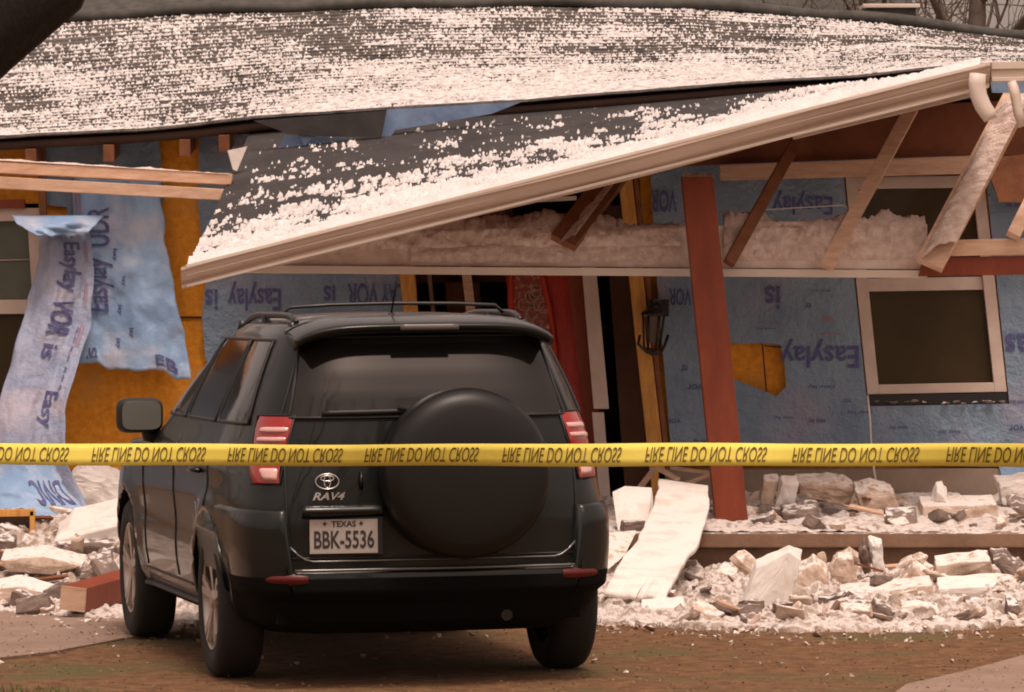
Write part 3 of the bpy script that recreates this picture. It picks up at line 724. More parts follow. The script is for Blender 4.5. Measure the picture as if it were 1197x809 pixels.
def wtext(body, cx, cy, wpx, hpx, d, mt=None, rot=180, slant=.0, par=None, bold=.004):
    o = text_mesh('printed_lettering', body, 1, mt or M['ink'], None, None, bold=bold * 4)
    co = [v.co.copy() for v in o.data.vertices]
    x0, x1 = min(c.x for c in co), max(c.x for c in co); y0, y1 = min(c.y for c in co), max(c.y for c in co)
    for v in o.data.vertices:
        a = (v.co.x - x0) / (x1 - x0) - .5; b = (v.co.y - y0) / (y1 - y0) - .5
        if rot == 180: a, b = -a, -b
        X_ = cx + a * wpx; Y_ = cy - b * hpx
        v.co = P(X_ + (Y_ - cy) * slant, Y_, d)
    inhouse(o); return o
wtext('Easylay', 958, 413, 92, 34, 30.428)
wtext('Easylay', 938, 237, 70, 28, 30.428)
wtext('Easylay', 297, 346, 62, 34, 30.428)
wtext('is', 247, 350, 15, 24, 30.428)
wtext('is', 385, 346, 14, 24, 30.428)
wtext('VOR', 424, 344, 36, 26, 30.428)
wtext('LAY', 458, 344, 26, 24, 30.428)
wtext('is', 903, 348, 18, 28, 30.428)
wtext('Eas', 1197, 405, 44, 30, 30.428)
wtext('VOR', 795, 347, 26, 20, 30.428)
wtext('VOR', 776, 235, 30, 26, 30.428)
for cx, cy, w_, h_, c_ in ((900, 378, 30, 3, 'inkred'), (895, 384, 24, 3, 'ink'), (960, 340, 22, 3, 'ink'), (967, 372, 16, 6, 'inkred'), (945, 357, 8, 6, 'ink'), (970, 390, 24, 4, 'inkred'), (960, 452, 32, 5, 'ink'), (990, 468, 10, 5, 'ink'), (1005, 482, 30, 5, 'ink'), (955, 492, 20, 8, 'ink'), (916, 488, 22, 4, 'ink'), (812, 452, 18, 6, 'ink'), (800, 430, 8, 8, 'ink'), (788, 492, 16, 5, 'ink'), (1190, 470, 20, 6, 'ink'), (1110, 505, 26, 6, 'ink'), (1050, 500, 22, 5, 'ink'), (1186, 240, 20, 8, 'ink'), (1188, 500, 18, 7, 'ink'), (820, 515, 20, 4, 'ink'), (270, 395, 26, 4, 'ink'), (440, 375, 20, 5, 'ink')):
    wtext('easy lay' if w_ > 18 else 'vor', cx, cy, w_, h_, 30.428, M[c_], bold=.002)

# loose hanging sheets
def pl(edge, v):
    n = len(edge) - 1; i = min(int(v * n), n - 1); f = v * n - i
    f2 = f
    a, b_ = edge[i], edge[i + 1]; return Vector([a[k] * (1 - f2) + b_[k] * f2 for k in range(3)])
def sheet(name, Lr, Rr, nu, nv, mt, amp=.03, waves=3, seed=1, parent=None, solid=.004, rag=0):
    def S(u, v, off=0):
        a = pl(Lr, v); b_ = pl(Rr, v); p = a.lerp(b_, u)
        rg = rag * (float(fbm(u * 9, seed * 3.3, 3, seed)) - .5) * max(0, v - .8) * 5
        rg2 = rag * .6 * (float(fbm(v * 11, seed * 5.3 + u, 3, seed)) - .5) * abs(2 * u - 1) ** 3
        dd = amp * (math.sin(u * waves * 6.28 + v * 2.1 + seed) * .5 + (float(fbm(u * 4 + seed, v * 5, 3, seed)) - .5) * 1.6)
        return P(p.x + rg2, p.y + rg, p.z + dd - off)
    q = MB(); q.grid(lambda u, v: S(u, v), nu, nv); o = q.build(name, mt, None, solid=solid)
    if parent is house: inhouse(o)
    return o, S
back, SB = sheet('hanging_wrap', [(86, 205, 30.35), (84, 300, 30.33), (82, 360, 30.30), (84, 424, 30.26)], [(187, 205, 30.35), (196, 300, 30.32), (209, 372, 30.28), (223, 441, 30.2)], 44, 60, M['wrapteal'], .05, 1.6, 3, house, rag=16)
front, SF = sheet('hanging_wrap', [(46, 272, 30.22), (44, 310, 30.2), (30, 360, 30.15), (14, 420, 30.05), (0, 470, 29.95), (-10, 530, 29.8), (-18, 612, 29.5)], [(104, 268, 30.2), (110, 320, 30.16), (106, 380, 30.1), (90, 430, 30.0), (76, 480, 29.9), (76, 540, 29.7), (112, 612, 29.4)], 44, 100, M['wrapstrip'], .07, 1.1, 8, house, rag=10)
flap, SX = sheet('wrap_flap', [(14, 252, 30.1), (20, 262, 29.98), (42, 275, 29.95)], [(122, 252, 30.2), (110, 264, 30.1), (100, 276, 30.1)], 30, 12, M['wrapteal'], .05, 1.5, 5, house, rag=8)
low, SL = sheet('fallen_wrap', [(-60, 540, 29.6), (-60, 575, 29.4), (-60, 615, 29.2)], [(62, 540, 29.6), (78, 575, 29.4), (120, 612, 29.1)], 50, 30, M['wrapteal'], .07, 1.3, 11, house, rag=12)
def stext(S, body, u0, u1, v0, v1, rot, par, mt=None, off=.012, bold=.016):
    o = text_mesh('printed_lettering', body, 1, mt or M['ink'], None, None, bold=bold)
    bm = bmesh.new(); bm.from_mesh(o.data); bmesh.ops.subdivide_edges(bm, edges=[e for e in bm.edges if e.calc_length() > .08], cuts=3, use_grid_fill=False); bmesh.ops.triangulate(bm, faces=bm.faces); bm.to_mesh(o.data); bm.free()
    co = [v.co.copy() for v in o.data.vertices]
    x0, x1 = min(c.x for c in co), max(c.x for c in co); y0, y1 = min(c.y for c in co), max(c.y for c in co)
    for v in o.data.vertices:
        a = (v.co.x - x0) / (x1 - x0); b_ = (v.co.y - y0) / (y1 - y0)
        if rot == 'ccw': u = u0 + (u1 - u0) * (1 - b_); w_ = v1 + (v0 - v1) * a      # reads upwards
        elif rot == 'cw': u = u0 + (u1 - u0) * b_; w_ = v0 + (v1 - v0) * a           # reads downwards
        elif rot == '180': u = u1 + (u0 - u1) * a; w_ = v0 + (v1 - v0) * b_
        else: u = u0 + (u1 - u0) * a; w_ = v1 + (v0 - v1) * b_
        v.co = S(u, w_, off)
    o.parent = par; o.matrix_parent_inverse = Matrix.Identity(4); return o
stext(SB, 'Easylay', .15, .42, .34, .67, 'ccw', back)
stext(SB, 'UDR', .16, .40, .13, .29, 'ccw', back)
stext(SB, 'is', .12, .22, .90, .97, 'ccw', back)
stext(SB, 'EB', .72, .90, .90, .97, '0', back)
for v in (.3, .45, .62, .75, .82): stext(SB, 'lay', .45 + .1 * math.sin(v * 20), .50 + .1 * math.sin(v * 20), v, v + .06, 'cw', back, off=.01)
for u in (.03, .07): stext(SB, 'lll', u, u + .012, .05, .55, 'ccw', back, M['inkred'])
stext(SF, 'Easylay', .38, .78, .05, .24, 'cw', front)
stext(SF, 'VOR', .38, .72, .27, .40, 'cw', front)
stext(SF, 'is', .40, .62, .43, .48, 'cw', front)
stext(SF, 'Easy', .58, .82, .60, .73, 'cw', front)
for u in (.86, .90): stext(SF, 'lll', u, u + .012, .05, .42, 'ccw', front, M['inkred'])
for v in (.35, .42, .50, .57): stext(SF, 'vor lay', .80, .86, v, v + .06, 'ccw', front, off=.012)
stext(SL, 'DIVIC', .70, .97, .30, .70, '180', low)

# ------------------------------------------------------------------ main roof
EV = np.array([(-500, 182), (-60, 163), (0, 161), (60, 158), (150, 153), (230, 147), (300, 138), (450, 128), (620, 118), (740, 108), (860, 98), (1000, 90), (1090, 80), (1197, 74), (1700, 60)], float)
RG = np.array([(-500, 60), (-60, 38), (0, 31), (110, 24), (200, 18), (400, 12), (600, 8), (800, 11), (1000, 25), (1197, 48), (1700, 90)], float)
ED, RD = 30.0, 34.2
def toXZ(A, d):
    pts = [P(x, y, d) for x, y in A]; return np.array([p.x for p in pts]), np.array([p.z for p in pts])
EX, EZ = toXZ(EV, ED); RX, RZ = toXZ(RG, RD)
def roofZ(X, V):
    ze = np.interp(X, EX, EZ); zr = np.interp(X, RX, RZ)
    return ze * (1 - V) + zr * V - .05 * np.sin(np.pi * V) * (1 + .4 * np.sin(X * 1.3))
NC = 33
xs = np.arange(-5.4, 5.6, .05); vs_ = np.concatenate([[k / NC + e for e in (0, .0012)] for k in range(NC)] + [[1.0]])
X, V = np.meshgrid(xs, vs_)
saw = .013 * (1 - np.clip(V * NC - np.floor(V * NC + 1e-6) - 0, 0, 1)); 
rows = np.arange(len(vs_)); saw = np.where((rows % 2 == 0)[:, None], 0.0, .014) + (fbm(X * 3, V * 40, 2, 3) - .5) * .012
Z = roofZ(X, V) + saw; Y = ED + (RD - ED) * V - .012 * (fbm(X * 4, np.floor(V * NC), 2, 9) - .5)
roof = fast_grid('roof', X, Y, Z, M['shingle'], smooth=False); inhouse(roof)
md = roof.modifiers.new('solid', 'SOLIDIFY'); md.thickness = .02; md.offset = -1
X, V = np.meshgrid(np.arange(-5.4, 5.6, .2), np.linspace(0, 1, 12))
dk = fast_grid('roof_deck', X, ED + .03 + (RD - ED) * V, roofZ(X, V) - .03, M['dark']); inhouse(dk)
md = dk.modifiers.new('solid', 'SOLIDIFY'); md.thickness = .05; md.offset = -1
# rear slope
X, V = np.meshgrid(np.arange(-5.4, 5.6, .2), np.linspace(0, 1, 6))
rs = fast_grid('roof', X, RD + 4 * V, roofZ(X, V * 0 + 1) - .9 * V, M['shingle']); inhouse(rs)
# rafter tails under the left eave
for px in (-60, 36, 127, 216, 262):
    q = MB(); a = P(px, 170, 29.99 + .05); 
    q.beam((a.x, 30.03, float(roofZ(a.x, 0)) - .135), (a.x, 30.6, float(roofZ(a.x, 0)) - .06), .07, .11); inhouse(q.build('rafter', M['brownwood'], bevel=.004))
# ridge cap
q = MB(); path = [(x, RD - .02, float(roofZ(x, 1)) + .035 + .012 * math.sin(x * 5)) for x in np.arange(-5.3, 5.5, .15)]
q.tube(path, .055, 8, flat=.8); inhouse(q.build('ridge_cap', M['farroof']))

def snowfield(name, xs, vs_, posf, cover, label, amp, seed, mt, scale=(24, 24), lowf=3.0, wn=1.5, wl=1.1, streak=0):
    X, V = np.meshgrid(xs, vs_)
    px_, py_, pz_ = posf(X, V)
    n1 = fbm(px_ * scale[0], py_ * scale[1], 3, seed, .6); n2 = fbm(px_ * lowf, py_ * lowf * 1.6, 3, seed + 50)
    c = cover(X, V) + streak * (fbm(px_ * 4 + py_ * 1.5, py_ * 26, 3, seed + 77) - .5)
    h = (n1 - .5) * wn + (n2 - .5) * wl + (c - .5) * 1.2 + 2 * (vs_[0] < 0) * (V < 0)
    hh = np.sqrt(np.clip(h, 0, None)) * amp * np.clip((V - vs_[0]) / .035 + .0, 0, 1) + np.clip(h, None, 0) * .05 * amp
    keep = h > 0
    lump = amp * .5 * (fbm(px_ * 9, py_ * 9, 3, seed + 9) - .4) * np.clip(h * 3, 0, 1)
    o = fast_grid(name, px_, py_, pz_ + np.where(keep, hh + lump, -.012), mt, keep=keep)
    tag(o, label, 'snow', kind='stuff'); return o
def pxof(X, d=31): return X * FPX / d + 598.5
def cov_main(X, V):
    px_ = pxof(X, 31.5)
    c = .30 + 0 * X
    c = c + .75 * np.exp(-((px_ - 720) / 230) ** 2) * np.clip(1 - V / .42, 0, 1)        # the clean white field above the sagging eave
    c = c + .24 * np.exp(-((px_ - 480) / 240) ** 2) * np.clip(1 - V / .75, 0, 1)
    c = c + .35 * np.clip(1 - V / .07, 0, 1) * (px_ < 170)
    c = c - .06 * np.clip((px_ - 560) / 200, 0, 1) * np.clip((V - .35) * 5, 0, 1)
    c = c + .07 * (px_ < 200) * (V > .4) - .12 * np.clip((560 - px_) / 150, 0, 1) * np.clip(V * 4, 0, 1) * np.clip((V - .1) * 2, 0, 1) - .10 * np.clip((px_ - 1090) / 60, 0, 1)
    c = c - .25 * np.clip(1 - np.abs(V - .12) / .05, 0, 1) * (px_ > 180) * (px_ < 300)
    return c
fr = lambda X, V: (X, ED + (RD - ED) * V, roofZ(X, V) + .012)
snowfield('snow', np.arange(-3.9, 4.1, .0085), np.linspace(0.003, .995, 340), fr, cov_main, 'thin patchy snow speckled over the shingles of the main roof', .011, 3, M['roofsnow'], (80, 42), 2.4, 2.2, .9, .25)

# dark flap and blue sheets under the eave
# ------------------------------------------------------------------ collapsed porch roof
porch = empty('porch_roof', tuple(P(598, 330, 28)))
tag(porch, 'collapsed porch roof sloping down to the left, dark felt with a pale gutter edge', 'porch roof')
def inporch(o): o.parent = porch; o.matrix_parent_inverse = Matrix.Translation(-porch.location); return o
A_, B_, C_, D_ = P(219, 312, 27.6), P(1153, 76, 28.3), P(1150, 84, 30.2), P(293, 152, 30.15)
def pr(u, v): 
    return A_.lerp(B_, u).lerp(D_.lerp(C_, u), v)
def prn(U, V):
    a = [np.array(A_)[k] * (1 - U) * (1 - V) + np.array(B_)[k] * U * (1 - V) + np.array(C_)[k] * U * V + np.array(D_)[k] * (1 - U) * V for k in range(3)]
    a[2] = a[2] + .02 * np.sin(U * 9) * np.sin(V * 3) - .02 * np.sin(np.pi * V); return a
U, V = np.meshgrid(np.linspace(0, 1, 160), np.linspace(0, 1, 60)); a = prn(U, V)
dk = fast_grid('roof_felt', a[0], a[1], a[2] + .004 * (fbm(U * 40, V * 20, 3, 4)), M['felt']); inporch(dk)
a = prn(*np.meshgrid(np.linspace(.0, 1, 60), np.linspace(.01, 1, 20)))
dk = fast_grid('roof_deck', a[0], a[1], a[2] - .025, M['soffit']); inporch(dk); md = dk.modifiers.new('s', 'SOLIDIFY'); md.thickness = .04; md.offset = -1
def cov_porch(U, V):
    top = .34 + .08 * np.sin(U * 7) + .22 * U            # how far up the slope the snow reaches
    c = .95 - 1.0 * np.clip((V - .03) / top, 0, 1.15) ** .8 + .5 * (V < .02)
    c = np.maximum(c, .17 - .30 * np.clip((V - .40) * 4, 0, 1)) + .5 * np.clip((U - .5) * 3, 0, 1) * (V < .85)
    c = c - .6 * np.clip((V - .84) * 8, 0, 1)
    return c
fp = lambda U, V: (lambda a: (a[0], a[1], a[2] + .006))(prn(U, V))
snowfield('snow', np.linspace(.002, .992, 620), np.linspace(-.036, .93, 340), fp, cov_porch, 'lumpy snow heaped along the lower edge of the fallen porch roof', .028, 11, M['snow'], (46, 34), 4.6, 2.4, 1.7)
# gutter edge: profile swept from the low left tip to the high right corner
gp = [(0, .004), (-.10, .004), (-.125, .0), (-.127, -.014), (-.112, -.018), (-.110, -.040), (-.085, -.072), (-.062, -.092), (-.060, -.100), (-.074, -.104), (-.074, -.116), (-.03, -.122), (0, -.122)]
q = MB(); ax = (B_ - A_).normalized(); n = len(gp)
def gpt(t, k): 
    p = A_.lerp(B_, t); s_ = 1.0 + .20 * t
    return p + Vector((0, gp[k][0] * s_, gp[k][1] * s_ + .012 * math.sin(t * 9) ))
for i, t in enumerate(np.linspace(-.006, 1.002, 30)): q.v += [tuple(gpt(t, k)) for k in range(n)]
for i in range(29):
    for k in range(n): q.f.append([i * n + k, i * n + (k + 1) % n, (i + 1) * n + (k + 1) % n, (i + 1) * n + k]); q.m.append(0); q.sm.append(False)
q.f.append(list(range(n))); q.f.append([29 * n + k for k in range(n)][::-1]); q.m += [0, 0]; q.sm += [False] * 2
inporch(q.build('gutter', M['gutterface']))
for (yy, zz, w_, h_) in ((-.118, .002, .022, .020), (-.072, -.112, .018, .016), (-.098, -.050, .012, .007)):
    q = MB(); q.beam(A_ + Vector((0, yy, zz)), B_ + Vector((0, yy * 1.2, zz * 1.2)), w_, h_); inporch(q.build('gutter_lip', M['trim'], bevel=.003))  # paler strips: overhead light on the gutter's edges put into the colour
q = MB(); q.prism([P(925, 158, 28.42), P(1142, 92, 28.45), P(1142, 112, 28.45), P(928, 163, 28.42)], (0, .03, 0)); inporch(q.build('fascia_board', M['trim'], bevel=.003))
q = MB(); q.prism([P(300, 308, 27.85), P(925, 140, 28.3), P(925, 158, 28.3), P(300, 318, 27.85)], (0, .03, 0)); inporch(q.build('fascia_board', M['trim'], bevel=.003))
# broken rafters
def raft(a, b_, w_, h_, mt, roll=0, nm='rafter'):
    q = MB(); q.beam(P(*a), P(*b_), w_, h_, up=(0, -1, .2), roll=roll); return inporch(q.build(nm, mt, bevel=.004))
raft((598, 215, 29.6), (560, 274, 29.5), .10, .05, M['brownwood'])
raft((742, 172, 29.4), (658, 284, 28.92), .17, .06, M['brownwood'], .2)
raft((946, 138, 29.45), (852, 308, 28.82), .07, .05, M['brownwood'], -.2)
raft((1066, 126, 29.45), (966, 312, 28.80), .085, .05, M['rawwood'], .1)
raft((1190, 112, 29.3), (1086, 310, 28.78), .17, .07, M['rawwood'], .15)
raft((1222, 200, 29.2), (1184, 276, 28.85), .085, .05, M['rawwood'], 0)
# blue strips on the upper part
q = MB(); q.prism([P(x, y, 29.72) for x, y in [(452, 128), (610, 119), (575, 133), (462, 152), (449, 172), (322, 178), (333, 158), (441, 164)]], (0, .01, 0)); inporch(q.build('blue_sheet', M['blue']))
q = MB(); q.prism([P(x, y, 29.68) for x, y in [(345, 152), (372, 157), (356, 170)]], (0, .01, 0)); inporch(q.build('blue_scrap', M['blue']))
q = MB(); q.prism([P(x, y, 29.66) for x, y in [(296, 141), (452, 129), (446, 160), (380, 160), (338, 157)]], (0, .01, 0)); inporch(q.build('felt_flap', M['felt']))
q = MB(); q.prism([P(x, y, 29.3) for x, y in [(266, 176), (289, 171), (277, 200), (272, 198)]], (0, .006, 0)); inporch(q.build('torn_scrap', M['drywall']))

# right-hand gutter and downspouts
gut = empty('gutter', tuple(P(1180, 90, 28.5))); tag(gut, 'short pale gutter at the top right corner with two bent downspouts', 'gutter')
q = MB(); a, b_ = P(1158, 84, 28.45), P(1420, 80, 28.45)
for (y0, z0, yy, hh) in ((0, .035, .12, .045), (.01, -.012, .10, .05), (-.01, -.05, .12, .025)): q.beam(a + Vector((0, y0, z0)), b_ + Vector((0, y0, z0)), yy, hh)
o = q.build('channel', M['trim'], bevel=.004); o.parent = gut; o.matrix_parent_inverse = Matrix.Translation(-gut.location)
q = MB(); q.tube([P(x, y, 28.08) for x, y in [(1143, 86), (1142, 98), (1144, 112), (1149, 124), (1155, 133), (1158, 140)]], [.055, .058, .058, .057, .055, .045], 14, flat=.8)
o = q.build('downspout', M['trim']); o.parent = gut; o.matrix_parent_inverse = Matrix.Translation(-gut.location)
q = MB(); q.tube([P(x, y, 28.4) for x, y in [(1183, 95), (1187, 112), (1190, 130), (1196, 148)]], .036, 12, flat=.8)
o = q.build('downspout', M['trim']); o.parent = gut; o.matrix_parent_inverse = Matrix.Translation(-gut.location)
q = MB(); q.prism([P(x, y, 28.6) for x, y in [(1158, 96), (1400, 96), (1400, 112), (1160, 108)]], (0, .05, 0)); o = q.build('under_panel', M['wrapteal']); o.parent = gut; o.matrix_parent_inverse = Matrix.Translation(-gut.location)

# ------------------------------------------------------------------ beams, post, boards
def thing(name, mb, mt, label, cat, group=None, bevel=.004, base=None, kind=None):
    o = mb.build(name, mt, bevel=bevel)
    c = Vector(base) if base is not None else sum((Vector(v) for v in mb.v), Vector()) / len(mb.v)
    rebase(o, c); tag(o, label, cat, group, kind); return o
q = MB(); q.prism([P(283, 268, 29.0), P(1084, 262, 29.0), P(1084, 315, 29.0), P(283, 309, 29.0)], (0, .22, 0))
cb = thing('ceiling_beam', q, M['dusty'] if 'dusty' in M else M['trim'], 'long pale porch beam lying level under the fallen roof', 'beam')
q = MB(); q.prism([P(283, 310, 28.97), P(1084, 316, 28.97), P(1084, 325, 28.97), P(283, 319, 28.97)], (0, .26, 0)); o = q.build('trim_strip', M['trim'], cb, bevel=.004); o.matrix_parent_inverse = Matrix.Translation(-cb.location)
q = MB(); q.prism([P(1082, 281, 28.9), P(1420, 274, 28.9), P(1420, 294, 28.9), P(1078, 300, 28.9)], (0, .10, 0)); thing('pale_board', q, M['rawwood'], 'pale plank on top of the red beam at the right edge', 'plank')
q = MB(); q.prism([P(1080, 301, 28.93), P(1420, 296, 28.93), P(1420, 318, 28.93), P(1074, 323, 28.93)], (0, .14, 0)); thing('red_beam', q, M['redwood'], 'red stained beam above the right window', 'beam')
# the post
q = MB(); q.prism([P(797, 207, 28.6), P(834, 207, 28.6), P(876, 622, 28.6), P(838, 622, 28.6)], (0, .19, 0))
post = thing('porch_post', q, M['redwood'], 'leaning red brown porch post broken off at its top', 'post', bevel=.006)
q = MB()
for k in range(16):
    x = 800 + k * 2.2; h = rng.uniform(1, 9); q.hull([P(x + a, 208, 28.6 + b_) for a in (-2, 2) for b_ in (.01, .15)] + [P(x + 1, 207 - h, 28.62 + rng.random() * .1)])
o = q.build('splinters', M['rawwood'], post); o.matrix_parent_inverse = Matrix.Translation(-post.location)
# two boards at left
q = MB(); q.prism([P(-260, 176, 29.1), P(272, 203, 29.1), P(270, 216, 29.1), P(-260, 189, 29.1)], (0, .09, -.004)); thing('loose_board', q, M['rawwood'], 'upper of two pale boards hanging below the left eave', 'plank')
q = MB(); q.prism([P(-260, 192, 29.0), P(262, 221, 29.0), P(257, 234, 29.0), P(-260, 207, 29.0)], (0, .09, 0)); thing('loose_board', q, M['rawwood'], 'lower of two pale boards hanging below the left eave', 'plank')

# wall lantern
lan = empty('wall_lantern', tuple(P(767, 380, 30.3))); tag(lan, 'black coach lantern hanging askew beside the doorway', 'lantern')
Lp = lan.location
def inlan(o): o.parent = lan; o.matrix_parent_inverse = Matrix.Translation(-Lp); return o
q = MB(); q.box(tuple(P(770, 360, 30.36)), (.13, .05, .11)); q.tube([P(770, 360, 30.33), P(770, 352, 30.2), P(764, 350, 30.18), P(764, 358, 30.18)], .012, 8); inlan(q.build('bracket', M['blackmetal'], bevel=.006))
q = MB(); q.lathe([(.012, .13), (.03, .115), (.035, .10), (.075, .075), (.082, .06), (.08, .05)], tuple(P(764, 378, 30.18)), 'Z', 8, smooth=False); inlan(q.build('lantern_cap', M['blackmetal'])); q = MB(); q.lathe([(.055, -.13), (.06, -.14), (.02, -.155), (.008, -.18)], tuple(P(762, 383, 30.18)), 'Z', 8, smooth=False); inlan(q.build('lantern_base', M['blackmetal']))
q = MB()
for k in range(6):
    a = k * math.pi / 3; c0 = P(764, 378, 30.18); c1 = P(762, 383, 30.18); q.tube([c0 + Vector((.068 * math.cos(a), .068 * math.sin(a), .05)), c1 + Vector((.05 * math.cos(a), .05 * math.sin(a), -.13))], .007, 6)
q.tube([P(748, 392, 30.15), P(746, 402, 30.13), P(756, 412, 30.12), P(772, 414, 30.14), P(777, 404, 30.16), P(781, 392, 30.2)], .010, 6)
inlan(q.build('cage', M['blackmetal']))
q = MB(); q.lathe([(.055, .05), (.042, -.12)], tuple(P(763, 379, 30.18)), 'Z', 6, smooth=False); inlan(q.build('lantern_glass', mat('lantern_glass', (.10, .075, .06), .1, spec=.6)))

# wires
q = MB(); q.tube([P(x, y, 30.35) for x, y in [(1014, 462), (1017, 490), (1018, 515), (1021, 545), (1024, 565), (1030, 580)]], .0065, 6); thing('cable', q, M['wire'], 'thin white cable hanging below the right window', 'cable', bevel=0)
q = MB(); q.tube([P(x, y, 29.1) for x, y in [(842, 250), (880, 246), (930, 243), (985, 240), (996, 246), (1003, 256), (1006, 270)]], .004, 6); thing('cable', q, M['wire'], 'thin wire strung above the porch beam right of the post', 'cable', bevel=0)
q = MB(); q.tube([P(x, y, 29.1) for x, y in [(590, 262), (620, 254), (655, 250), (690, 252), (716, 264)]], .0035, 6); thing('cable', q, M['wire'], 'thin wire looping above the porch beam left of the post', 'cable', bevel=0)

# ------------------------------------------------------------------ porch step
xl, xr = P(690, 600, 28).x, 6.0
stp = empty('porch_step', ((xl + xr) / 2, 28.4, 0)); tag(stp, 'worn concrete porch step strewn with rubble', 'step')
q = MB(); q.box(((xl + xr) / 2, 29.2, .305), (xr - xl + .06, 2.40, .09)); o = q.build('tread', M['concrete'], stp, bevel=.012, seg=3); o.matrix_parent_inverse = Matrix.Translation(-stp.location)
q = MB(); q.box(((xl + xr) / 2, 29.25, .128), (xr - xl, 2.36, .26)); o = q.build('riser', M['concrete'], stp, bevel=.01); o.matrix_parent_inverse = Matrix.Translation(-stp.location)
# ------------------------------------------------------------------ rubble beds
def edgeY(X):
    return np.interp(X, [-6, -2.85, -2.2, -1.7, -1.0, .2, .6, 1.1, 1.4, 2.7, 6], [26.3, 26.2, 25.6, 25.2, 25.6, 25.5, 24.95, 24.5, 24.35, 24.85, 24.9])
def bedZ(X, Y):
    e = edgeY(X) + (fbm(X * 2.5, Y * 0 + 3, 3, 21) - .5) * .5
    t = np.clip((Y - e) / 3.0, 0, 1)
    left = np.clip((-1.55 - X) / .5, 0, 1); mid = np.clip((X + 1.7) / .4, 0, 1) * np.clip((.5 - X) / .4, 0, 1)
    h = .02 + .10 * t ** .8
    h = h * (1 - .6 * mid) + left * (.33 * np.clip((Y - 26.8) / 3.2, 0, 1))
    r1 = np.abs(fbm(X * 2.2, Y * 2.2, 2, 31) - .5) * 2; r2 = fbm(X * 7, Y * 7, 3, 41, .6); r3 = fbm(X * 22, Y * 22, 3, 51, .6)
    ramp = np.clip((Y - e) / .5, 0, 1); r4 = fbm(X * 13 + 40, Y * 13, 2, 55, .5)
    return np.where(Y > e, h + ramp * (.12 * (r1 - .25) + .12 * (r2 - .5)) + (.05 + .06 * ramp) * (r3 - .5) + .07 * ramp * np.clip(r4 - .55, 0, 1) , -.03 + .10 * (r3 - .62) * np.clip(1 + (Y - e) / .5, 0, 1)) + .011 * np.clip(X + .5, -1.1, 1.1)
X, Y = np.meshgrid(np.arange(-3.7, 4.0, .014), np.arange(23.9, 30.38, .017))
Z = bedZ(X, Y)
inst = (X > xl - .04) & (Y > 27.98)
keep = (Z > .011 * np.clip(X + .5, -1.1, 1.1)) & ~inst
bed = fast_grid('rubble', X, Y, Z, M['rubble'], keep=keep); tag(bed, 'bed of pale crumbled plaster and snow on the ground before the house', 'rubble', kind='stuff')
def porchZ(X, Y):
    return .352 + .20 * np.clip((Y - 28.05) / 1.6, 0, 1) * (fbm(X * 1.8, Y * 1.2, 3, 61) * 1.3 - .1) + .09 * (fbm(X * 8, Y * 8, 3, 71) - .45) * np.clip((Y - 28.0) / .2, .3, 1) + .025 * (fbm(X * 24, Y * 24, 2, 81) - .5)
X, Y = np.meshgrid(np.arange(xl, 4.4, .02), np.arange(28.02, 30.38, .025)); Z = porchZ(X, Y)
pb = fast_grid('rubble', X, Y, Z, M['rubble'], keep=Z > .35); tag(pb, 'drift of pale crumbs and snow covering the porch slab', 'rubble', kind='stuff')

# small rubble pieces: prototypes then copies
def rough(o, amp, cuts, seed, fr=1.0):
    bm = bmesh.new(); bm.from_mesh(o.data)
    bmesh.ops.subdivide_edges(bm, edges=bm.edges[:], cuts=cuts, use_grid_fill=True); bmesh.ops.triangulate(bm, faces=bm.faces)
    bm.normal_update(); vv = bm.verts[:]
    from mathutils import noise as _n
    k = [_n.fractal(v.co * fr + Vector((seed, 0, 0)), .8, 2.0, 3) * .5 for v in vv]
    nn = [v.normal.copy() for v in vv]
    for v, a, n_ in zip(vv, k, nn): v.co += n_ * float(a) * amp
    bm.to_mesh(o.data); bm.free()
def chunk_mesh(seed, shape):
    r = random.Random(seed); q = MB(); sx, sy, sz = shape
    pts = [Vector((a * sx * r.uniform(.72, 1), b_ * sy * r.uniform(.72, 1), c * sz * r.uniform(.72, 1))) for a in (-.5, .5) for b_ in (-.5, .5) for c in (-.5, .5)]
    pts += [Vector((r.uniform(-.5, .5) * sx, r.uniform(-.5, .5) * sy, r.choice((-.5, .5)) * sz * 1.05)) for _ in range(5)]
    q.hull(pts); return q
protos = []
for k in range(10):
    shp = random.Random(k).choice([(1, .6, .45), (1, .9, .3), (1, .5, .5), (1, .8, .7)])
    q = chunk_mesh(k * 7 + 1, shp); o = q.build('broken_stone', M['stone'] if k % 3 else M['stonedark'], bevel=.03, seg=1); rough(o, .10, 3, k, 4); protos.append(o)
cnt = [0]
def put(x, y, z, s, label, group, name='broken_stone'):
    k = rng.randrange(len(protos)); src = protos[k]
    if not src.get('used'): o = src; src['used'] = 1
    else: o = src.copy(); C.objects.link(o)
    if 'used' in o and o is not src: del o['used']
    o.location = (x, y, z); o.scale = (s, s * rng.uniform(.7, 1), s * rng.uniform(.4, .9)); o.rotation_euler = (rng.gauss(0, .35), rng.gauss(0, .4), rng.random() * 6.28)
    o['label'] = label; o['category'] = 'stone'; o['group'] = group; o.name = name; cnt[0] += 1
def fz(f, x, y): return float(f(np.array([[x]]), np.array([[y]]))[0, 0])
def inframe(x, y): return abs(x) * FPX / y < 640
n = 0
while n < 135:
    x = rng.uniform(.75, 3.35); y = 24.7 + 3.1 * rng.random() ** 1.3
    if not inframe(x, y) or y < edgeY(x) - .1: continue
    s = rng.choice([.05, .07, .09, .12, .15, .18]) * rng.uniform(.8, 1.2)
    put(x, y, max(.0, fz(bedZ, x, y)) + s * .16, s, 'small broken stone lying in the rubble below the porch step', 'broken stones below the porch step'); n += 1
n = 0
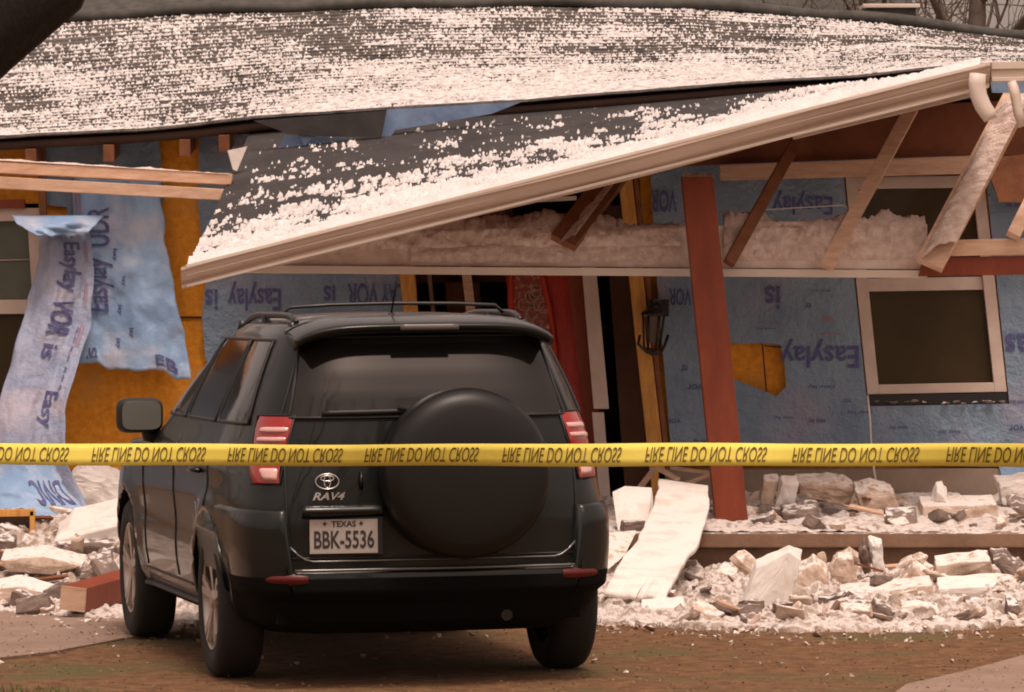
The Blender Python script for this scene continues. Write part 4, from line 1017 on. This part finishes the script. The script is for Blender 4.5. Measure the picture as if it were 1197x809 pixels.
while n < 62:
    x = rng.uniform(.7, 3.4); y = rng.uniform(28.1, 30.1)
    if not inframe(x, y): continue
    s = rng.choice([.05, .07, .1, .14, .18])
    put(x, y, fz(porchZ, x, y) + s * .12, s, 'small broken stone lying on top of the porch step', 'broken stones on the porch step'); n += 1
n = 0
while n < 90:
    x = rng.uniform(-3.3, -1.5); y = rng.uniform(26.0, 29.9)
    if not inframe(x, y) or (x > -2.35 and y < 27): continue
    s = rng.choice([.05, .07, .09, .13, .18, .22])
    put(x, y, fz(bedZ, x, y) + s * .10, s, 'small broken stone in the rubble left of the car', 'broken stones left of the car'); n += 1

# crumbs scattered on the driveway: uncountable
q = MB()
for k in range(900):
    x = rng.uniform(-3.4, 3.6); e = float(edgeY(x)); y = e + .2 - abs(rng.gauss(0, .5)); 
    if rng.random() < .12: y = e - rng.random() * 3.2
    s_ = rng.uniform(.006, .022) * (1 if rng.random() < .93 else 2); c = Vector((x, y, gslope(x) + s_ * .4))
    q.hull([c + Vector((rng.uniform(-s_, s_), rng.uniform(-s_, s_), rng.uniform(-s_, s_) * .7)) for _ in range(7)])
tag(q.build('crumbs', M['stone']), 'scattered pale crumbs along the edge of the debris', 'crumbs', kind='stuff')
q = MB()
for k in range(5200):
    x = rng.uniform(-3.3, 3.3); y = 20.2 + 5.2 * rng.random(); s_ = rng.uniform(.005, .013); a = rng.random() * 6.28
    c = Vector((x, y, gslope(x) + .012 + rng.random() * .008)); u_ = Vector((math.cos(a), math.sin(a), rng.uniform(-.4, .4))) * s_; w_ = Vector((-math.sin(a), math.cos(a), rng.uniform(-.4, .4))) * s_ * .55
    q.add([c - u_, c + w_, c + u_, c - w_], [(0, 1, 2, 3)])
tag(q.build('leaf_litter', M['leaf'], fixn=False), 'brown dead leaves and mulch littering the driveway soil', 'leaves', kind='stuff')
q = MB()
for k in range(1500):
    x = rng.uniform(-2.9, -1.75); y = rng.uniform(19.2, 21.15) ; 
    if (x * FPX / y + 598) > 150 - (y - 20.6) * 160: continue
    h = rng.uniform(.02, .05); a = rng.random() * 6.28; c = Vector((x, y, gslope(x))); w_ = Vector((math.cos(a), math.sin(a), 0)) * .004
    q.add([c - w_, c + w_, c + Vector((rng.uniform(-.02, .02), rng.uniform(-.02, .02), h))], [(0, 1, 2)])
tag(q.build('grass', M['grass'], fixn=False), 'short green grass at the lower left corner', 'grass', kind='stuff')

# splintered laths and boards in the debris
for k in range(26):
    zone = k % 3
    if zone == 0: x, y = rng.uniform(1.0, 3.1), rng.uniform(25.0, 27.5); z = fz(bedZ, x, y); lab, grp = 'short splintered lath in the rubble below the porch step', 'splintered laths below the porch step'
    elif zone == 1: x, y = rng.uniform(1.0, 3.1), rng.uniform(28.2, 29.8); z = fz(porchZ, x, y); lab, grp = 'short splintered lath in the rubble on the porch', 'splintered laths on the porch'
    else: x, y = rng.uniform(-3.1, -2.3), rng.uniform(26.6, 29.5); z = fz(bedZ, x, y); lab, grp = 'short splintered lath in the rubble left of the car', 'splintered laths left of the car'
    L_ = rng.uniform(.15, .45); a = rng.uniform(-.7, .7) + (3.14 if rng.random() < .5 else 0); q = MB(); w_ = rng.uniform(.02, .06); el = rng.uniform(-.1, .35)
    dv = Vector((math.cos(a) * math.cos(el), math.sin(a) * math.cos(el), math.sin(el))) * L_; p0 = Vector((x, y, z + .02))
    q.beam(p0, p0 + dv, w_, .014, roll=rng.uniform(-.5, .5)); sh = dv.normalized()
    q.hull([p0 + dv + Vector((rng.uniform(-.4, .4) * w_, rng.uniform(-.4, .4) * w_, 0)) for _ in range(4)] + [p0 + dv + sh * rng.uniform(.02, .07), p0 + dv * .9 + Vector((0, 0, .006))])
    thing('splintered_lath', q, M['rawwood'] if k % 2 else M['brownwood'], lab, 'lath', grp, bevel=0)
# larger named pieces
def block(pts, d, th, mt, label, cat='stone', name='broken_block', lean=.05, bevel=.008, jit=.03):
    r = random.Random(hash(tuple(pts[0])) & 0xffff)
    q = MB(); f = [P(x, y, d + r.uniform(-jit, jit)) for x, y in pts]; cx_ = sum((p for p in f), Vector()) / len(f)
    b_ = [p + Vector((r.uniform(-.01, .01), th * r.uniform(.85, 1.1), lean + r.uniform(-.012, .012))) for p in f]
    q.hull(f + b_ + [cx_ + Vector((0, -.012, 0))]); o = thing(name, q, mt, label, cat, bevel=bevel); rough(o, .012 if 'slab' in name or 'brick' in name else .028, 5, r.randrange(99), 14); return o
S_, SD = M['stone'], M['stonedark']
block([(884, 665), (922, 646), (937, 656), (925, 700), (916, 718), (864, 723)], 25.6, .11, M['drywall'], 'large tilted pale slab standing in rubble right of the torn drywall sheet', name='broken_slab')
block([(929, 676), (952, 658), (968, 670), (967, 700), (940, 709), (927, 702)], 26.5, .16, S_, 'squarish pale block leaning against the big tilted slab')
block([(972, 672), (980, 655), (998, 654), (1003, 690), (975, 698)], 26.8, .12, S_, 'rough upright chunk between the squarish block and the upright pair')
block([(1004, 648), (1011, 640), (1019, 668), (1011, 674)], 26.9, .12, SD, 'thin dark shard standing upright below the step')
block([(1018, 639), (1029, 638), (1035, 668), (1021, 669)], 26.9, .10, M['drywall'], 'thin white shard standing beside the dark shard')
block([(983, 699), (1040, 690), (1090, 684), (1093, 699), (1030, 716), (986, 710)], 25.9, .25, S_, 'long low slab lying flat in the middle of the rubble', name='broken_slab')
block([(1054, 682), (1069, 664), (1091, 676), (1093, 690), (1056, 692)], 26.3, .2, S_, 'peaked rock on the back of the long low slab')
block([(1094, 661), (1158, 656), (1163, 681), (1096, 686)], 26.4, .18, S_, 'big rectangular stone block at the right of the rubble')
block([(1097, 689), (1168, 685), (1172, 700), (1099, 704)], 26.1, .22, M['drywall'], 'flat pale slab beneath the big rectangular block', name='broken_slab')
block([(1130, 708), (1148, 707), (1150, 724), (1130, 725)], 25.5, .12, SD, 'small square dark brick in front of the flat pale slab', name='broken_brick')
block([(1178, 708), (1192, 707), (1194, 722), (1178, 724)], 25.4, .12, SD, 'dark brick end at the lower right of the rubble', name='broken_brick')
block([(1160, 655), (1172, 650), (1196, 668), (1200, 688), (1180, 684)], 26.8, .12, SD, 'dark jagged chunk leaning at the right edge under the step')
block([(1030, 722), (1075, 716), (1098, 720), (1075, 733), (1035, 734)], 25.2, .15, S_, 'flat chunk at the front edge of the rubble')
block([(750, 712), (800, 708), (806, 722), (752, 727)], 25.3, .14, M['drywall'], 'flat white piece at the foot of the torn drywall sheet', name='broken_slab')
block([(893, 563), (911, 562), (904, 590), (889, 590)], 29.1, .12, S_, 'left of two tilted light bricks on the porch', name='broken_brick')
block([(915, 565), (934, 566), (927, 598), (906, 594)], 29.0, .12, M['drywall'], 'right of two tilted light bricks on the porch', name='broken_brick')
block([(932, 565), (975, 562), (1000, 572), (992, 592), (968, 588), (935, 578)], 29.2, .25, S_, 'hollow light concrete piece overhanging the bricks on the porch')
block([(915, 600), (955, 594), (962, 608), (918, 613)], 28.7, .2, SD, 'low grey stone under the hollow concrete piece')
block([(1000, 575), (1020, 570), (1044, 577), (1052, 598), (1008, 602)], 29.0, .22, S_, 'rounded heap of mortar under the hanging cable')
block([(1036, 603), (1070, 603), (1073, 615), (1034, 616)], 28.4, .12, SD, 'dark brown brick at the edge of the porch', name='broken_brick')
block([(1078, 592), (1165, 590), (1170, 612), (1080, 614)], 28.8, .3, S_, 'wide dusty slab lying along the right part of the porch', name='broken_slab')
block([(1090, 590), (1096, 574), (1105, 571), (1110, 590)], 28.9, .08, M['drywall'], 'small pointed white shard standing on the wide dusty slab')
block([(1168, 566), (1225, 558), (1230, 592), (1172, 590)], 29.2, .25, M['drywall'], 'pale chunk at the right end of the porch')
block([(1176, 590), (1190, 586), (1215, 605), (1205, 612)], 28.5, .1, SD, 'dark broken lath at the right end of the porch', name='broken_lath')
# left
block([(62, 634), (80, 616), (140, 604), (150, 612), (140, 632), (128, 640)], 28.2, .5, M['drywall'], 'large pale slab tilted beside the front wheel', name='broken_slab', lean=.1)
block([(66, 637), (128, 640), (140, 634), (146, 644), (110, 650)], 28.1, .3, SD, 'grey underside slab beneath the large pale slab', name='broken_slab')
block([(110, 655), (128, 650), (134, 664), (114, 668)], 27.6, .15, SD, 'grey stone above the red beam stub')
block([(0, 655), (50, 650), (96, 662), (60, 672), (10, 668)], 27.3, .3, S_, 'flat dusty slab left of the grey stone', name='broken_slab')
block([(-20, 690), (20, 686), (66, 696), (60, 704), (-20, 706)], 26.6, .2, S_, 'low flat slab at the front left of the rubble', name='broken_slab')
block([(80, 560), (100, 545), (138, 565), (142, 600), (90, 600), (78, 580)], 29.6, .35, M['drywall'], 'heap of pale plaster piled against the orange wall', 'plaster', name='plaster_heap', lean=.05)
# red beam stub
q = MB(); q.beam(P(86, 700, 25.75), P(200, 668, 27.2), .15, .135, roll=.1); st = thing('beam_stub', q, M['redwood'], 'broken red beam with a pale cut end beside the front wheel', 'beam', bevel=.005)
q = MB(); a_, b_ = P(86, 700, 25.75), P(200, 668, 27.2); dr = (b_ - a_).normalized(); q.beam(a_ - dr * .012, a_ + dr * .004, .146, .131, roll=.1); o = q.build('cut_end', M['rawwood'], st); o.matrix_parent_inverse = Matrix.Translation(-st.location)
# wooden frame at the far left
wf = empty('wooden_frame', tuple(P(0, 620, 28.9))); tag(wf, 'low orange wooden frame standing under the fallen blue wrap', 'frame')
for a, b_ in (((-80, 601), (40, 599)), ((-80, 627), (38, 626))):
    q = MB(); q.beam(P(*a, 28.9), P(*b_, 28.9), .05, .045); o = q.build('rail', M['stud'], bevel=.003); o.parent = wf; o.matrix_parent_inverse = Matrix.Translation(-wf.location)
q = MB(); q.beam(P(38, 597, 28.9), P(38, 630, 28.9), .03, .05, up=(0, 1, 0)); o = q.build('upright', M['stud'], bevel=.003); o.parent = wf; o.matrix_parent_inverse = Matrix.Translation(-wf.location)
q = MB(); q.prism([P(*p, 28.96) for p in [(-80, 603), (36, 601), (36, 625), (-80, 626)]], (0, .3, 0)); o = q.build('inside_shade', M['dark']); o.parent = wf; o.matrix_parent_inverse = Matrix.Translation(-wf.location)  # solid dark block standing for the shade inside the frame

# torn drywall sheet sliding off the porch
dw, SD_ = sheet('drywall_sheet', [(771, 562, 28.6), (763, 598, 28.1), (746, 634, 27.3), (729, 652, 26.8), (706, 696, 25.8)], [(826, 570, 28.5), (828, 595, 28.1), (817, 636, 27.2), (797, 664, 26.5), (776, 700, 25.7)], 40, 70, M['drywall'], .004, .5, 21, solid=.028, rag=12)
rebase(dw, P(770, 690, 25.9)); tag(dw, 'large torn white sheet of drywall sliding off the porch beside the car', 'drywall sheet')
q = MB(); q.prism([P(*p) for p in [(716, 577, 28.3), (730, 570, 28.4), (762, 572, 28.4), (764, 590, 28.35), (758, 612, 28.2), (740, 617, 28.1), (722, 620, 28.1)]], (0, .03, .01)); thing('plaster_fragment', q, M['drywall'], 'pale crumpled plaster piece between the car and the drywall sheet', 'plaster')
q = MB(); q.prism([P(*p) for p in [(712, 625, 27.8), (744, 622, 27.9), (730, 650, 27.6), (708, 668, 27.4)]], (0, .04, .01)); thing('plaster_fragment', q, S_, 'brown grey fragment below the pale crumpled plaster piece', 'plaster')
q = MB(); q.beam(P(812, 741, 24.55), P(1000, 737, 24.62), .07, .012); thing('trim_strip', q, M['trim'], 'thin white trim strip lying along the front of the rubble', 'trim strip')
for a, b_, lab in (((770, 548, 29.2), (792, 560, 28.9), 'thin pale lath leaning behind the drywall sheet'), ((786, 547, 29.5), (850, 556, 29.0), 'splintered lath lying left of the post foot'), ((800, 566, 29.0), (838, 552, 29.2), 'crossed splintered lath at the post foot'), ((742, 578, 29.0), (765, 548, 29.6), 'white sloping lath in front of the doorway')):
    q = MB(); q.beam(P(*a), P(*b_), .035, .02); thing('broken_lath', q, M['rawwood'], lab, 'lath', 'laths at the foot of the post')

# fluffy snow clumps on beam and rafters
q = MB()
def clump(c, r, sq=.6, seed=0):
    bm = bmesh.new(); bmesh.ops.create_icosphere(bm, subdivisions=2, radius=1)
    vv = []
    for v in bm.verts:
        n_ = v.co.normalized(); k = .6 + .8 * float(vnoise(n_.x * 2.3 + seed, n_.y * 2.3 + n_.z * 3.1 + seed * 1.7, 3)); vv.append(c + Vector((n_.x * r * k, n_.y * r * k, n_.z * r * k * sq)))
    q.add(vv, [[v.index for v in f.verts] for f in bm.faces], 0, True); bm.free()
def drift(p0, p1, side, w_, h_, n_, seed, thr=.35):
    p0, p1, side = Vector(p0), Vector(p1), Vector(side).normalized(); ax_ = (p1 - p0); L = ax_.length; up = side.cross(ax_.normalized()); up = up if up.z > 0 else -up
    def f(a, c):
        t = (c - .5) * 2; base = p0 + ax_ * a
        k = float(fbm(a * L * 9, seed + c * 2.0, 3, seed, .6)); k2 = float(fbm(a * L * 3, seed * 1.7, 2, seed + 5)); k3 = float(fbm(a * L * 45, c * 9, 2, seed + 9))
        hh = max(0, (k - .25) * 1.2 + (k2 - thr) * 1.0 + (k3 - .5) * .35)
        return base + side * (w_ * t * .5) + up * (h_ * hh * math.sqrt(max(0, 1 - t * t)) - .004)
    q.grid(f, n_, 9)
drift(P(430, 268, 29.08), P(796, 266, 29.08), (0, 1, 0), .2, .11, 420, 3, .28)
drift(P(400, 279, 28.995), P(796, 276, 28.995), (0, 0, 1), .13, .05, 420, 13, .36)
drift(P(846, 274, 28.995), P(1082, 272, 28.995), (0, 0, 1), .15, .07, 300, 14, .30)
drift(P(846, 292, 28.995), P(1082, 290, 28.995), (0, 0, 1), .14, .04, 300, 15, .36)
drift(P(480, 296, 28.995), P(796, 295, 28.995), (0, 0, 1), .12, .03, 300, 16, .40)
drift(P(846, 266, 29.08), P(1080, 263, 29.08), (0, 1, 0), .2, .12, 300, 4, .2)
drift(P(1186, 116, 29.24), P(1096, 294, 28.72), (1, 0, .5), .25, .10, 240, 5, .05)
drift(P(799, 208, 28.69), P(834, 208, 28.69), (0, 1, 0), .18, .05, 60, 17, .1)
drift(P(742, 174, 29.36), P(662, 280, 28.88), (1, 0, .5), .12, .04, 160, 6, .4)
drift(P(0, 187, 29.14), P(268, 203, 29.14), (0, 1, 0), .09, .02, 200, 7, .4)
tag(q.build('insulation', M['fluff']), 'pinkish fluffy insulation and snow caught on the porch beam and rafters', 'insulation', kind='stuff')
# dust clinging to the beam face
# ------------------------------------------------------------------ warning tape
def tapeD(px): return 15.35 - 1.5 * px / 1197
def tapeC(px):      # centre line
    return 530.0 + 3.2 * (px / 1197) + 1.1 * math.sin(px / 1197 * 5 + .4) + .5 * math.sin(px * .021)
def tapeP(px, v, off=0):
    d = tapeD(px); hh = 12.6 * (15.0 / d) * (1 + .03 * math.sin(px * .011))
    tw = .010 * math.sin(px * .008 + 1) * v + .004 * math.sin(px * .05)
    return P(px, tapeC(px) - v * hh, d + tw - off)
q = MB(); q.grid(lambda a, c: tapeP(-305 + a * 2005, 2 * c - 1), 500, 4)
tp = q.build('warning_tape', M['tape'], solid=.0006); tag(tp, 'yellow warning tape with upside down lettering stretched across the view', 'tape')
starts = [(-212, -80), (-52, 80), (108, 240), (267, 400), (427, 559), (588, 726), (755, 896), (927, 1074), (1107, 1256), (1290, 1440), (1474, 1624)]
for x0_, x1_ in starts:
    o = text_mesh('tape_lettering', 'FIRE LINE DO NOT CROSS', 1, M['tapeink'], None, None, bold=.004)
    co = [v.co.copy() for v in o.data.vertices]; a0, a1 = min(c.x for c in co), max(c.x for c in co); b0, b1 = min(c.y for c in co), max(c.y for c in co)
    for v in o.data.vertices:
        a = (v.co.x - a0) / (a1 - a0); b_ = (v.co.y - b0) / (b1 - b0)
        v.co = tapeP(x0_ + a * (x1_ - x0_) - (b_ - .5) * 3, (.5 - b_) * 1.36 , .003)
    o.parent = tp

# ------------------------------------------------------------------ trees
def tree(base, h, r, mt, label, seed, spread=.5, depth=5, leaf=False, lean=(0, 0), first=.35, group=None, extra=None):
    R = random.Random(seed); root = empty('tree', base); tag(root, label, 'tree', group)
    tk = MB(); br = MB()
    p = Vector((0, 0, -.1)); path = [p.copy()]; rad = [r * 1.25]; n_ = 8
    for i in range(n_):
        p = p + Vector((lean[0] + R.gauss(0, .04), lean[1] + R.gauss(0, .04), 1)) * h * .6 / n_; path.append(p.copy()); rad.append(r * (1 - .55 * (i + 1) / n_))
    tk.tube(path, rad, 14)
    def grow(p, d, L, r_, k):
        if k == 0 or r_ < .004: return
        pts = [p.copy()]; rr = [r_]; q_ = p.copy(); dd = d.copy()
        for i in range(4):
            dd = (dd + Vector((R.gauss(0, .16), R.gauss(0, .16), R.gauss(.04, .12)))).normalized(); q_ = q_ + dd * L / 4; pts.append(q_.copy()); rr.append(r_ * (1 - .12 * (i + 1)))
        br.tube(pts, rr, 5 if k < 4 else 8, cap=False)
        for j in range(R.choice([2, 3])):
            nd = (dd + Vector((R.gauss(0, spread), R.gauss(0, spread), R.gauss(.1, spread * .6)))).normalized(); grow(pts[-1 - (j % 2)], nd, L * R.uniform(.6, .85), r_ * .55, k - 1)
    for i in range(2, n_ + 1):
        if i / n_ < first: continue
        for j in range(2 if i < n_ else 4):
            a = R.random() * 6.28; grow(path[i], Vector((math.cos(a), math.sin(a), R.uniform(.3, 1.0))).normalized(), h * .18, rad[i] * .6, depth)
    if extra: extra(br)
    for mb_, nm in ((tk, 'trunk'), (br, 'branches')):
        o = mb_.build(nm, mt, root, fixn=False)
    return root
def bough(br):
    # heavy dark limb that crosses the upper left corner of the view
    B0 = Vector((TL_.x, TL_.y, 0)); pts = [P(*p, 15.6) for p in ((-300, 300), (-200, 200), (-104, 108), (-22, 32), (50, -24), (95, -120), (130, -260))]
    br.tube([p - B0 for p in pts], [.16, .165, .17, .17, .16, .14, .10], 14)
TL_ = P(-330, 530, 15.75); TR2 = P(1745, 530, 13.15)
tree((TL_.x, TL_.y, 0), 8, .17, M['bark'], 'dark tree whose heavy limb crosses the upper left corner', 5, depth=4, extra=bough, first=.8)
tree((TR2.x, TR2.y, 0), 8, .16, M['bark'], 'dark tree holding the right end of the tape', 6, depth=3, first=.8)
tb = P(1150, 60, 46); tree((tb.x, 46, 0), 9, .16, M['barkfar'], 'bare grey tree standing behind the right end of the ridge', 12, depth=5, first=.25)
for k, px_ in enumerate((1040, 1235, 860)):
    tb = P(px_, 60, 56); tree((tb.x, 56 + k * 3, 0), 9.5, .12, M['barkfar'], ['bare tree behind the ridge above the porch gutter', 'bare tree behind the right edge of the roof', 'bare tree behind the middle of the ridge'][k], 20 + k, depth=5, first=.2)
# bare trees on the street side, seen only in the car's glass and paint
for k, (x, y, h) in enumerate(((-7, -3, 9), (-4.2, -9, 10), (2, -14, 11), (6.5, -6, 9), (-11, 4, 9), (10, -16, 12))):
    tree((x, y, 0), h, .2, M['bark'], 'bare tree on the street side behind the viewer', 40 + k, depth=4, first=.2, group='trees on the street side')
tree((-6.6, 27.6, 0), 5.5, .10, M['barkfar'], 'bare tree out of view left of the house, mirrored in the car windows', 77, depth=5, first=.25)  # added out of view to give branch reflections in the side windows
# neighbouring house behind
nb = empty('neighbour_house', (-1.0, 46, 0)); tag(nb, 'dark grey roofed neighbouring house just showing above the ridge', 'house')
q = MB(); q.box((-1.0, 50, 1.4), (11, 7, 2.8)); o = q.build('wall', M['farwall']); o.parent = nb; o.matrix_parent_inverse = Matrix.Translation(-nb.location)
q = MB(); zt = P(600, -12, 50).z
q.add([(-7, 45.7, 2.7), (5.0, 45.7, 2.7), (4.0, 50, zt + .3), (-6, 50, zt + .3), (-7, 54.3, 2.7), (5.0, 54.3, 2.7)], [(0, 1, 2, 3), (3, 2, 5, 4), (0, 3, 4), (1, 5, 2)]); o = q.build('roof', M['farroof']); o.parent = nb; o.matrix_parent_inverse = Matrix.Translation(-nb.location)
# evergreen hedge mass far behind
q = MB()
for k in range(9000):
    x = rng.uniform(-9, 3.4); y = rng.uniform(60, 66); z = rng.uniform(0, 5.2) * (1 - .2 * rng.random()); c = Vector((x, y, z)); s_ = rng.uniform(.08, .2)
    u_ = Vector((rng.gauss(0, 1), rng.gauss(0, 1), rng.gauss(0, 1))).normalized() * s_; w_ = u_.orthogonal().normalized() * s_ * .6
    q.add([c - u_, c + w_, c + u_, c - w_], [(0, 1, 2, 3)])
tag(q.build('far_wood', M['foliage'], fixn=False), 'dark evergreen growth far behind the house', 'wood', kind='stuff')
# roof vent on the neighbouring side, right of the middle
vt = empty('roof_vent', tuple(P(1035, 25, 34.5))); tag(vt, 'white topped vent box behind the ridge near the right', 'vent')
q = MB(); c = P(1040, 14, 34.8); q.box(tuple(c + Vector((0, 0, -.05))), (.36, .3, .14)); o = q.build('vent_box', M['farroof']); o.parent = vt; o.matrix_parent_inverse = Matrix.Translation(-vt.location)
q = MB(); q.box(tuple(c + Vector((0, 0, .035))), (.42, .36, .03)); o = q.build('vent_lid', M['trim'], bevel=.006); o.parent = vt; o.matrix_parent_inverse = Matrix.Translation(-vt.location)
